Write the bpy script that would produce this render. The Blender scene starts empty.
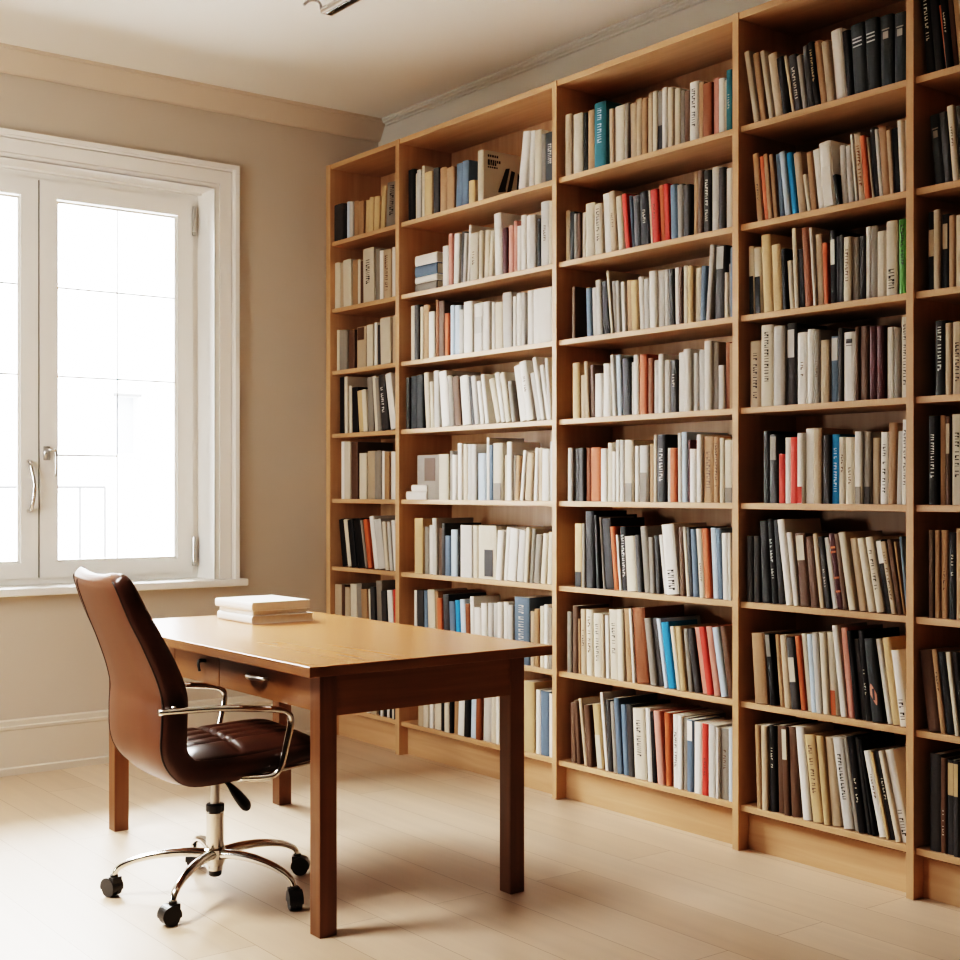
import bpy, bmesh, math, random
from mathutils import Vector, Matrix
random.seed(11)
C = bpy.context.scene.collection
R = math.radians

# ------------------------------------------------------------------ materials
def new_mat(name):
    m = bpy.data.materials.new(name); m.use_nodes = True
    nt = m.node_tree
    return m, nt, nt.nodes['Principled BSDF']

def mat(name, col, rough=.5, metal=0., spec=.5, var=.0, scale=6., bump=0., coat=0., rnd=0.):
    m, nt, p = new_mat(name)
    p.inputs['Roughness'].default_value = rough
    p.inputs['Metallic'].default_value = metal
    p.inputs['Specular IOR Level'].default_value = spec
    p.inputs['Coat Weight'].default_value = coat
    N = nt.nodes; L = nt.links
    p.inputs['Base Color'].default_value = (*col, 1)
    if var or bump or rnd:
        tc = N.new('ShaderNodeTexCoord')
        no = N.new('ShaderNodeTexNoise'); no.inputs['Scale'].default_value = scale; no.inputs['Detail'].default_value = 3
        L.new(tc.outputs['Object'], no.inputs['Vector'])
        hsv = N.new('ShaderNodeHueSaturation'); hsv.inputs['Color'].default_value = (*col, 1)
        mr = N.new('ShaderNodeMapRange'); mr.inputs['To Min'].default_value = 1 - var; mr.inputs['To Max'].default_value = 1 + var
        L.new(no.outputs['Fac'], mr.inputs['Value'])
        if rnd:
            oi = N.new('ShaderNodeObjectInfo')
            mr2 = N.new('ShaderNodeMapRange'); mr2.inputs['To Min'].default_value = 1 - rnd; mr2.inputs['To Max'].default_value = 1 + rnd
            L.new(oi.outputs['Random'], mr2.inputs['Value'])
            mu = N.new('ShaderNodeMath'); mu.operation = 'MULTIPLY'
            L.new(mr.outputs[0], mu.inputs[0]); L.new(mr2.outputs[0], mu.inputs[1])
            L.new(mu.outputs[0], hsv.inputs['Value'])
        else:
            L.new(mr.outputs[0], hsv.inputs['Value'])
        L.new(hsv.outputs[0], p.inputs['Base Color'])
        if bump:
            b = N.new('ShaderNodeBump'); b.inputs['Strength'].default_value = bump; b.inputs['Distance'].default_value = .002
            L.new(no.outputs['Fac'], b.inputs['Height']); L.new(b.outputs[0], p.inputs['Normal'])
    return m

def wood(name, c1, c2, rough=.4, stretch=(30, 1.2, 30), spec=.5, coat=0., bump=.06, det=6, dist=.6):
    m, nt, p = new_mat(name); N = nt.nodes; L = nt.links
    tc = N.new('ShaderNodeTexCoord'); mp = N.new('ShaderNodeMapping'); mp.inputs['Scale'].default_value = stretch
    L.new(tc.outputs['Object'], mp.inputs['Vector'])
    n1 = N.new('ShaderNodeTexNoise'); n1.inputs['Scale'].default_value = 1.0; n1.inputs['Detail'].default_value = det; n1.inputs['Distortion'].default_value = dist
    L.new(mp.outputs[0], n1.inputs['Vector'])
    cr = N.new('ShaderNodeValToRGB'); cr.color_ramp.elements[0].position = .3; cr.color_ramp.elements[1].position = .7
    cr.color_ramp.elements[0].color = (*c1, 1); cr.color_ramp.elements[1].color = (*c2, 1)
    L.new(n1.outputs['Fac'], cr.inputs['Fac']); L.new(cr.outputs[0], p.inputs['Base Color'])
    p.inputs['Roughness'].default_value = rough; p.inputs['Specular IOR Level'].default_value = spec
    p.inputs['Coat Weight'].default_value = coat; p.inputs['Coat Roughness'].default_value = .25
    b = N.new('ShaderNodeBump'); b.inputs['Strength'].default_value = bump; b.inputs['Distance'].default_value = .001
    L.new(n1.outputs['Fac'], b.inputs['Height']); L.new(b.outputs[0], p.inputs['Normal'])
    return m

def floor_mat():
    m, nt, p = new_mat('oak_planks'); N = nt.nodes; L = nt.links
    tc = N.new('ShaderNodeTexCoord'); mp = N.new('ShaderNodeMapping')
    mp.inputs['Rotation'].default_value = (0, 0, R(90)); mp.inputs['Location'].default_value = (.3, .055, 0)
    L.new(tc.outputs['Object'], mp.inputs['Vector'])
    br = N.new('ShaderNodeTexBrick')
    br.inputs['Scale'].default_value = 1; br.inputs['Brick Width'].default_value = 2.2; br.inputs['Row Height'].default_value = .2
    br.inputs['Mortar Size'].default_value = .0012; br.inputs['Mortar Smooth'].default_value = .3; br.offset = .37
    br.inputs['Color1'].default_value = (.60, .465, .345, 1); br.inputs['Color2'].default_value = (.52, .385, .27, 1); br.inputs['Mortar'].default_value = (.24, .15, .085, 1)
    L.new(mp.outputs[0], br.inputs['Vector'])
    m2 = N.new('ShaderNodeMapping'); m2.inputs['Scale'].default_value = (14, .7, 1)
    L.new(tc.outputs['Object'], m2.inputs['Vector'])
    no = N.new('ShaderNodeTexNoise'); no.inputs['Scale'].default_value = 1; no.inputs['Detail'].default_value = 6; no.inputs['Distortion'].default_value = .5
    L.new(m2.outputs[0], no.inputs['Vector'])
    mr = N.new('ShaderNodeMapRange'); mr.inputs['To Min'].default_value = .82; mr.inputs['To Max'].default_value = 1.14
    L.new(no.outputs['Fac'], mr.inputs['Value'])
    hsv = N.new('ShaderNodeHueSaturation'); L.new(br.outputs['Color'], hsv.inputs['Color']); L.new(mr.outputs[0], hsv.inputs['Value'])
    L.new(hsv.outputs[0], p.inputs['Base Color'])
    p.inputs['Roughness'].default_value = .40; p.inputs['Specular IOR Level'].default_value = .8
    b = N.new('ShaderNodeBump'); b.inputs['Strength'].default_value = .12; b.inputs['Distance'].default_value = .001; b.invert = True
    L.new(br.outputs['Fac'], b.inputs['Height']); L.new(b.outputs[0], p.inputs['Normal'])
    return m

def glass_mat():
    m = bpy.data.materials.new('window_glass'); m.use_nodes = True
    nt = m.node_tree; N = nt.nodes; L = nt.links; N.clear()
    o = N.new('ShaderNodeOutputMaterial'); t = N.new('ShaderNodeBsdfTransparent'); g = N.new('ShaderNodeBsdfGlossy')
    g.inputs['Roughness'].default_value = .02; t.inputs['Color'].default_value = (.97, .985, .99, 1)
    fr = N.new('ShaderNodeFresnel'); fr.inputs['IOR'].default_value = 1.35
    mx = N.new('ShaderNodeMixShader'); L.new(fr.outputs[0], mx.inputs[0]); L.new(t.outputs[0], mx.inputs[1]); L.new(g.outputs[0], mx.inputs[2])
    L.new(mx.outputs[0], o.inputs[0]); return m

M_WALL = mat('wall_paint', (.56, .495, .42), .85, var=.03, scale=1.5, bump=.02)
M_DARK = mat('dark_bounce_cut', (.045, .036, .028), .85, var=.03, scale=1.5)  # for unseen walls, kept dark to cut light bounced into the room
M_CEIL = mat('ceiling_paint', (.86, .835, .785), .9, var=.015, scale=1.2)
M_CROWN = mat('crown_paint', (.62, .53, .435), .6, var=.02, scale=2)
M_FRIEZE = mat('frieze_paint', (.68, .655, .59), .7, var=.02, scale=2)
M_TRIM = mat('white_gloss_trim', (.87, .85, .81), .35, var=.02, scale=3)
M_SKIRT = mat('skirting_paint', (.64, .57, .48), .45, var=.02, scale=3)
M_FLOOR = floor_mat()
M_SHELF = wood('shelf_oak', (.49, .30, .168), (.585, .38, .225), .42, (26, 1.6, 26))
M_SHELFV = wood('upright_oak', (.49, .30, .168), (.585, .38, .225), .42, (26, 26, 1.6))
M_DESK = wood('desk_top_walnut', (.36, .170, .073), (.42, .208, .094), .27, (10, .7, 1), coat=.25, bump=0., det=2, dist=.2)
M_DESKV = wood('desk_leg_walnut_shaded', (.115, .047, .019), (.17, .074, .030), .38, (30, 30, 1.5))  # desk wood deepened, the legs' shade sits in the colour
M_DESKX = wood('desk_side_walnut_shaded', (.16, .068, .026), (.23, .105, .042), .38, (1.2, 1.2, 34))  # same wood darkened for aprons and edges, shade held in the colour
M_GLASS = glass_mat()
M_CHROME = mat('chrome', (.74, .71, .67), .14, 1.0, var=.02, scale=8)
M_STEEL = mat('brushed_steel', (.55, .53, .50), .3, 1.0, var=.04, scale=20)
M_LEATHER = mat('brown_leather', (.115, .043, .019), .36, spec=.5, var=.12, scale=10, bump=.05)
M_LEATHER2 = mat('shaded_brown_leather', (.060, .024, .014), .30, spec=.55, var=.12, scale=14, bump=.05)  # darker copy of the brown leather, shade put into the colour
M_PIPING = mat('dark_piping', (.020, .010, .007), .5, var=.1)
M_BLACK = mat('black_plastic', (.012, .011, .010), .38, var=.1)
M_PAGE = mat('page_edges', (.66, .60, .49), .85, var=.06, scale=60)
M_FACADE = mat('facade_render', (.86, .87, .88), .9, var=.02, scale=.6)
M_FWIN = mat('facade_window_glass', (.070, .095, .125), .6, var=.05)
M_RAIL = mat('railing_metal', (.010, .011, .013), .6, var=.05)
M_INK = mat('dark_ink', (.025, .020, .018), .7, var=.1)
M_LENS = mat('dark_lamp_lens', (.03, .025, .02), .15, var=.1)
M_REDLEAF = mat('leaf_print', (.55, .22, .15), .6, var=.1)
COL = dict(W=(.74, .715, .67), C=(.60, .54, .44), B=(.46, .365, .265), T=(.34, .215, .125), N=(.115, .066, .042),
           G=(.52, .505, .475), A=(.25, .225, .195), D=(.055, .052, .052), K=(.014, .012, .012), R=(.50, .062, .045),
           O=(.43, .120, .050), P=(.56, .275, .225), M=(.060, .012, .011), U=(.020, .22, .42), S=(.125, .175, .235),
           L=(.48, .575, .66), Q=(.030, .135, .165), E=(.060, .18, .030), Y=(.52, .385, .225), X=(.20, .070, .028), Z=(.034, .038, .040))
BM = {k: mat('book_cover_' + k, v, .6, spec=.3, var=.05, scale=25, rnd=.10) for k, v in COL.items()}

# ------------------------------------------------------------------ mesh helpers
def add_box(bm, x0, x1, y0, y1, z0, z1, mi=0):
    vs = [bm.verts.new(p) for p in ((x0,y0,z0),(x1,y0,z0),(x1,y1,z0),(x0,y1,z0),(x0,y0,z1),(x1,y0,z1),(x1,y1,z1),(x0,y1,z1))]
    for f in ((0,3,2,1),(4,5,6,7),(0,1,5,4),(1,2,6,5),(2,3,7,6),(3,0,4,7)):
        bm.faces.new([vs[i] for i in f]).material_index = mi

def boxbm(*a, bev=0.):
    bm = bmesh.new(); add_box(bm, *a)
    if bev: bmesh.ops.bevel(bm, geom=bm.edges[:], offset=bev, segments=2, profile=.5, affect='EDGES')
    return bm

def obj(name, bm, m, parent=None, loc=None, smooth=False):
    bmesh.ops.recalc_face_normals(bm, faces=bm.faces[:])
    me = bpy.data.meshes.new(name); bm.to_mesh(me); bm.free()
    for k in (m if isinstance(m, (list, tuple)) else [m]): me.materials.append(k)
    if smooth:
        for p in me.polygons: p.use_smooth = True
    o = bpy.data.objects.new(name, me); C.objects.link(o)
    if parent: o.parent = parent
    if loc: o.location = loc
    return o

def thing(name, label, cat, loc=(0,0,0), rot=(0,0,0), group=None, kind=None):
    o = bpy.data.objects.new(name, None); C.objects.link(o)
    o.location = loc; o.rotation_euler = rot; o.empty_display_size = .05
    return tag(o, label, cat, group, kind)

def tag(o, label, cat, group=None, kind=None):
    o['label'] = label; o['category'] = cat
    if group: o['group'] = group
    if kind: o['kind'] = kind
    return o

def tube(bm, pts, r, n=12, caps=True, ry=None):
    """swept tube through pts; r scalar or list; ry = flattening factor"""
    pts = [Vector(p) for p in pts]; k = len(pts)
    rs = r if isinstance(r, (list, tuple)) else [r] * k
    rings = []; up = None
    for i, p in enumerate(pts):
        t = (pts[min(i+1, k-1)] - pts[max(i-1, 0)]).normalized()
        if up is None:
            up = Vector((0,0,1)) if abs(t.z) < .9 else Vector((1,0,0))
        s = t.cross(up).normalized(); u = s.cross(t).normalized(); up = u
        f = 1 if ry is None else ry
        rings.append([bm.verts.new(p + s * (rs[i] * math.cos(a)) + u * (rs[i] * f * math.sin(a))) for a in [2*math.pi*j/n for j in range(n)]])
    for a, b in zip(rings, rings[1:]):
        for j in range(n): bm.faces.new((a[j], a[(j+1) % n], b[(j+1) % n], b[j]))
    if caps: bm.faces.new(rings[0][::-1]); bm.faces.new(rings[-1])

def lathe(bm, prof, cx=0, cy=0, n=24):
    rings = [[bm.verts.new((cx + r*math.cos(2*math.pi*j/n), cy + r*math.sin(2*math.pi*j/n), z)) for j in range(n)] for r, z in prof]
    for a, b in zip(rings, rings[1:]):
        for j in range(n): bm.faces.new((a[j], a[(j+1) % n], b[(j+1) % n], b[j]))
    bm.faces.new(rings[0][::-1]); bm.faces.new(rings[-1])

def spline(pts, sub=6):
    """Catmull-Rom through pts (tuples of any length)"""
    out = []; n = len(pts)
    for i in range(n - 1):
        p0, p1, p2, p3 = pts[max(i-1,0)], pts[i], pts[i+1], pts[min(i+2,n-1)]
        for s in range(sub):
            t = s / sub
            out.append(tuple(.5*((2*b)+(-a+c)*t+(2*a-5*b+4*c-d)*t*t+(-a+3*b-3*c+d)*t**3) for a, b, c, d in zip(p0, p1, p2, p3)))
    out.append(tuple(pts[-1])); return out

def profile_run(bm, prof, axis, a0, a1, fixed):
    """extrude a 2D profile (offset from wall, z) along x or y. fixed: f(off) -> coord on other axis"""
    def P(o, z, a): return (a, fixed(o), z) if axis == 'x' else (fixed(o), a, z)
    A = [bm.verts.new(P(o, z, a0)) for o, z in prof]; B = [bm.verts.new(P(o, z, a1)) for o, z in prof]
    n = len(prof)
    for i in range(n): bm.faces.new((A[i], A[(i+1) % n], B[(i+1) % n], B[i]))
    bm.faces.new(A[::-1]); bm.faces.new(B)

# ------------------------------------------------------------------ room shell
YB, XR, XL, YR, HC = 5.95, 3.85, -1.30, -2.6, 3.18
WX0, WX1, WZ0, WZ1 = 1.321, 2.906, .785, 2.705
REV = .17
T = .30
def struct(o, label, cat): return tag(o, label, cat, kind='structure')
o = obj('floor', boxbm(XL-T, XR+T, YR-T, YB+T+.1, -.1, 0), M_FLOOR); struct(o, 'pale oak plank floor running along the bookcase', 'floor')
o = obj('ceiling', boxbm(XL-T, XR+T, YR-T, YB+T+.1, HC, HC+.1), M_CEIL); struct(o, 'plain off-white ceiling', 'ceiling')
bm = bmesh.new()
add_box(bm, XL-T, WX0, YB, YB+T, 0, HC); add_box(bm, WX1, XR+T, YB, YB+T, 0, HC)
add_box(bm, WX0, WX1, YB, YB+T, 0, WZ0); add_box(bm, WX0, WX1, YB, YB+T, WZ1, HC)
o = obj('wall_back', bm, M_WALL); struct(o, 'beige painted wall with the casement window', 'wall')
o = obj('wall_right', boxbm(XR, XR+T, YR-T, YB, 0, HC), M_FRIEZE); struct(o, 'light greige wall behind the bookcase', 'wall')
o = obj('wall_rear', boxbm(XL-T, XR, YR-T, YR, 0, HC), M_DARK); struct(o, 'unseen wall behind the viewpoint, darkened to cut bounced light', 'wall')
LY0, LY1, LZ0, LZ1 = 4.95, 5.55, .80, 1.50
bm = bmesh.new()
add_box(bm, XL-T, XL, YR, LY0, 0, HC); add_box(bm, XL-T, XL, LY1, YB, 0, HC)
add_box(bm, XL-T, XL, LY0, LY1, 0, LZ0); add_box(bm, XL-T, XL, LY0, LY1, LZ1, HC)
o = obj('wall_left', bm, M_DARK); struct(o, 'unseen left wall with a second window, darkened to cut bounced light', 'wall')

# crown mouldings
bm = bmesh.new()
profile_run(bm, [(0,HC),(.078,HC),(.078,HC-.014),(.070,HC-.018),(.066,HC-.026),(.020,HC-.098),(.010,HC-.104),(0,HC-.104)], 'x', XL, XR, lambda o: YB - o)
o = obj('trim_1', bm, M_CROWN); struct(o, 'tan crown moulding above the window wall', 'moulding')
bm = bmesh.new()
profile_run(bm, [(0,HC),(.032,HC),(.032,HC-.009),(.025,HC-.012),(.025,HC-.021),(.011,HC-.026),(.010,HC-.033),(0,HC-.036)], 'y', YR, YB-.08, lambda o: XR - o)
o = obj('trim_2', bm, M_FRIEZE); struct(o, 'thin double-line cornice above the bookcase', 'moulding')
# baseboards
SK = [(0,0),(.026,0),(.026,.030),(.019,.036),(.019,.196),(.022,.200),(.022,.212),(.014,.216),(.012,.236),(.006,.242),(0,.242)]
bm = bmesh.new(); profile_run(bm, SK, 'x', XL, 3.52, lambda o: YB - o)
o = obj('baseboard_back', bm, M_SKIRT); struct(o, 'tall moulded beige baseboard under the window', 'baseboard')
bm = bmesh.new(); profile_run(bm, SK, 'y', YR, YB-.03, lambda o: XL + o)
o = obj('baseboard_left', bm, M_SKIRT); struct(o, 'tall moulded beige baseboard along the left wall', 'baseboard')

# ------------------------------------------------------------------ windows
def frame_bm(x0, x1, z0, z1, y0, y1, w, wb=None):
    wb = wb or w; bm = bmesh.new()
    add_box(bm, x0, x0+w, y0, y1, z0, z1); add_box(bm, x1-w, x1, y0, y1, z0, z1)
    add_box(bm, x0+w, x1-w, y0, y1, z0, z0+wb); add_box(bm, x0+w, x1-w, y0, y1, z1-w, z1)
    return bm
win = thing('window_1', 'white double casement window with glazing bars and moulded casing', 'window', (0,0,0), kind='structure')
YP = YB + REV
CXW = 2.112; OX = .036
# moulded casing (three-step)
def casing(x0, x1, z0, z1):
    bm = bmesh.new()
    W = .120
    for a, b, d in ((0, .020, .012), (.020, .024, .006), (.024, .084, .018), (.084, .089, .006), (.089, .098, .026), (.098, W, .036)):
        add_box(bm, x0-b, x0-a, YB-d, YB, z0, z1+b); add_box(bm, x1+a, x1+b, YB-d, YB, z0, z1+b)
        add_box(bm, x0-a, x1+a, YB-d, YB, z1+a, z1+b)
    return bm
obj('casing', casing(WX0, WX1, .8195, WZ1), M_TRIM, win)
bm = bmesh.new()
add_box(bm, WX1-.002, WX1+.004, YB-.012, YP+.05, .82, WZ1); add_box(bm, WX0-.004, WX0+.002, YB-.012, YP+.05, .82, WZ1)
add_box(bm, WX0, WX1, YB-.012, YP+.05, WZ1-.002, WZ1+.004)
add_box(bm, WX0+.002, WX1-.002, YP-.05, YP-.035, WZ1-.012, WZ1-.002)
obj('jamb', bm, M_TRIM, win)
obj('sill', boxbm(WX0-.156, WX1+.156, YB-.062, YP+.06, .785, .8195, bev=.006), M_TRIM, win)
obj('window_frame', frame_bm(WX0+.002, WX1-.002, .82, WZ1-.004, YP+.004, YP+.05, .034, .030), M_TRIM, win)
def sash(x0, x1, hinge_side):
    z0, z1 = .848, 2.668
    w = .079; gx0, gx1, gz0, gz1 = x0+w, x1-w, z0+.070, z1-.084
    s = obj('sash', frame_bm(x0, x1, z0, z1, YP-.014, YP+.040, w, .070), M_TRIM, win)
    bm = bmesh.new()
    for a, b, c, d in ((gx0, gx0+.010, gz0, gz1), (gx1-.010, gx1, gz0, gz1), (gx0+.010, gx1-.010, gz0, gz0+.010), (gx0+.010, gx1-.010, gz1-.010, gz1)):
        add_box(bm, a, b, YP-.002, YP+.012, c, d)
    obj('glazing_bead', bm, M_TRIM, s)
    obj('pane', boxbm(gx0+.001, gx1-.001, YP+.013, YP+.016, gz0+.001, gz1-.001), M_GLASS, s)
    mx = (gx0+gx1)/2
    bm = bmesh.new()
    add_box(bm, mx-.0034, mx+.0034, YP+.006, YP+.0125, gz0+.010, gz1-.010)
    for zz in (2.185, 1.775): 
        add_box(bm, gx0+.010, gx1-.010, YP+.005, YP+.0125, zz-.0044, zz+.0044)
    add_box(bm, gx0+.010, mx, YP+.005, YP+.0125, 1.411-.0052, 1.411+.0052)
    obj('glazing_bar', bm, M_BAR, s)
    return s
M_GASKET = mat('grey_gasket', (.10, .095, .09), .7, var=.05)
M_BAR = mat('glazing_bar_grey', (.42, .42, .43), .5, var=.04)
s1 = sash(WX0+OX, CXW-.004, -1); s2 = sash(CXW+.004, WX1-OX, 1)
bm = bmesh.new()
add_box(bm, CXW-.0036, CXW+.0036, YP-.006, YP+.038, .850, 2.666)
add_box(bm, WX1-OX+.0002, WX1-OX+.0015, YP-.006, YP+.003, .850, 2.666)
obj('gasket', bm, M_GASKET, win)
# hinges on the right sash, gaskets show as thin lines
bm = bmesh.new(); 
for hz in (2.52, .90):
    tube(bm, [(WX1-OX+.004, YP-.020, hz), (WX1-OX+.004, YP-.020, hz+.12)], .008, 10)
    add_box(bm, WX1-OX-.004, WX1-OX+.012, YP-.024, YP-.012, hz-.022, hz-.004)
obj('hinge', bm, M_STEEL, s2, smooth=False)
# handle of right sash: rose plate, neck and drop lever
bm = bmesh.new(); hx = CXW+.034; hz = 1.432
add_box(bm, hx-.014, hx+.014, YP-.022, YP-.013, hz-.045, hz+.018)
tube(bm, spline([(hx,YP-.014,hz),(hx,YP-.050,hz),(hx+.012,YP-.060,hz),(hx+.022,YP-.062,hz-.003),(hx+.028,YP-.062,hz-.02),(hx+.028,YP-.060,hz-.12)],5), .008, 10)
obj('handle', bm, M_STEEL, s2, smooth=True)
bm = bmesh.new(); hx = CXW-.045; hz = 1.37
tube(bm, spline([(hx-.004,YP-.012,hz+.01),(hx-.002,YP-.035,hz-.004),(hx+.010,YP-.050,hz-.08),(hx+.010,YP-.050,hz-.14),(hx+.002,YP-.036,hz-.205),(hx-.004,YP-.012,hz-.215)],5), .0085, 10)
obj('handle', bm, M_CHROME, s1, smooth=True)

win2 = thing('window_2', 'second white framed window in the left wall, beyond the picture', 'window', (0,0,0), kind='structure')
bm = bmesh.new()
w = .07
add_box(bm, XL-.20, XL-.14, LY0, LY0+w, LZ0, LZ1); add_box(bm, XL-.20, XL-.14, LY1-w, LY1, LZ0, LZ1)
add_box(bm, XL-.20, XL-.14, LY0+w, LY1-w, LZ0, LZ0+w); add_box(bm, XL-.20, XL-.14, LY0+w, LY1-w, LZ1-w, LZ1)
my = (LY0+LY1)/2; add_box(bm, XL-.20, XL-.14, my-.04, my+.04, LZ0+w, LZ1-w)
obj('window_frame', bm, M_TRIM, win2)
obj('pane', boxbm(XL-.172, XL-.168, LY0+w, LY1-w, LZ0+w, LZ1-w), M_GLASS, win2)
obj('sill', boxbm(XL-.14, XL+.05, LY0-.1, LY1+.1, LZ0-.035, LZ0), M_TRIM, win2)

# neighbouring facade across the street
fac = thing('neighbour_building', 'pale overexposed building facade across the street seen through the window', 'building', (0, 11.0, 0))
FY = 0
bm = bmesh.new()
fx = lambda X: X
# window opening in the facade
wx0, wx1, wz0, wz1 = 4.46, 4.665, 1.56, 2.05
add_box(bm, -6, wx0, 0, .3, -5, 4.3); add_box(bm, wx1, 14, 0, .3, -5, 4.3)
add_box(bm, wx0, wx1, 0, .3, -5, wz0); add_box(bm, wx0, wx1, 0, .3, wz1, 4.3)
obj('wall', bm, M_FACADE, fac)
f = obj('window', boxbm(wx0, wx1, .12, .16, wz0, wz1), mat('far_window_tint', (.30,.34,.40), .6, var=.02), fac)
obj('lintel', boxbm(wx0-.02, wx1+.02, -.03, .0, wz1, wz1+.025), M_RAIL, fac)
bm = bmesh.new()
rx0, rx1, rz0, rz1 = 3.10, 4.168, .70, 1.274
tube(bm, [(rx0,-.5,rz1),(rx1,-.5,rz1)], .013, 8)
for xx in (rx1, 3.961): tube(bm, [(xx,-.5,rz0),(xx,-.5,rz1)], .012, 8)
obj('railing', bm, M_RAIL, fac)

M_GROUND_BLOCK = mat('ground_blocker_grey', (.16, .16, .16), .9, var=.08, scale=3)  # for an added ground plane that blocks sky light from below
o = obj('ground', boxbm(-40, 40, -30, 60, -5.2, -5.0), M_GROUND_BLOCK); struct(o, 'unseen grey ground added to block light from below', 'ground')

# ------------------------------------------------------------------ bookcase
XF, XBK = 3.53, 3.848
UP = [(5.905,5.945),(5.276,5.308),(4.136,4.163),(3.167,3.195),(2.463,2.490),(1.70,1.73)]
SH = [2.511,2.170,1.855,1.535,1.205,.863,.518,.158]; TH = .021; TOP = 2.905
bc = thing('bookcase', 'tall oak bookcase of open bays covering the right wall', 'bookcase', (XF, 0, 0))
for a, b in UP: obj('upright', boxbm(0, XBK-XF, a, b, 0, TOP, bev=.0012), M_SHELFV, bc)
for k in range(5):
    y1, y0 = UP[k][0], UP[k+1][1]
    for z in SH: obj('shelf', boxbm(.012, XBK-XF-.012, y0, y1, z-TH, z, bev=.001), M_SHELF, bc)
    obj('top_panel', boxbm(.004, XBK-XF-.012, y0, y1, TOP-.024, TOP, bev=.001), M_SHELF, bc)
    obj('plinth', boxbm(.050, .068, y0, y1, 0, SH[-1]-TH-.014), M_SHELF, bc)
    obj('back_panel', boxbm(XBK-XF-.012, XBK-XF-.002, y0, y1, .05, TOP-.002), M_SHELFV, bc)

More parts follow.
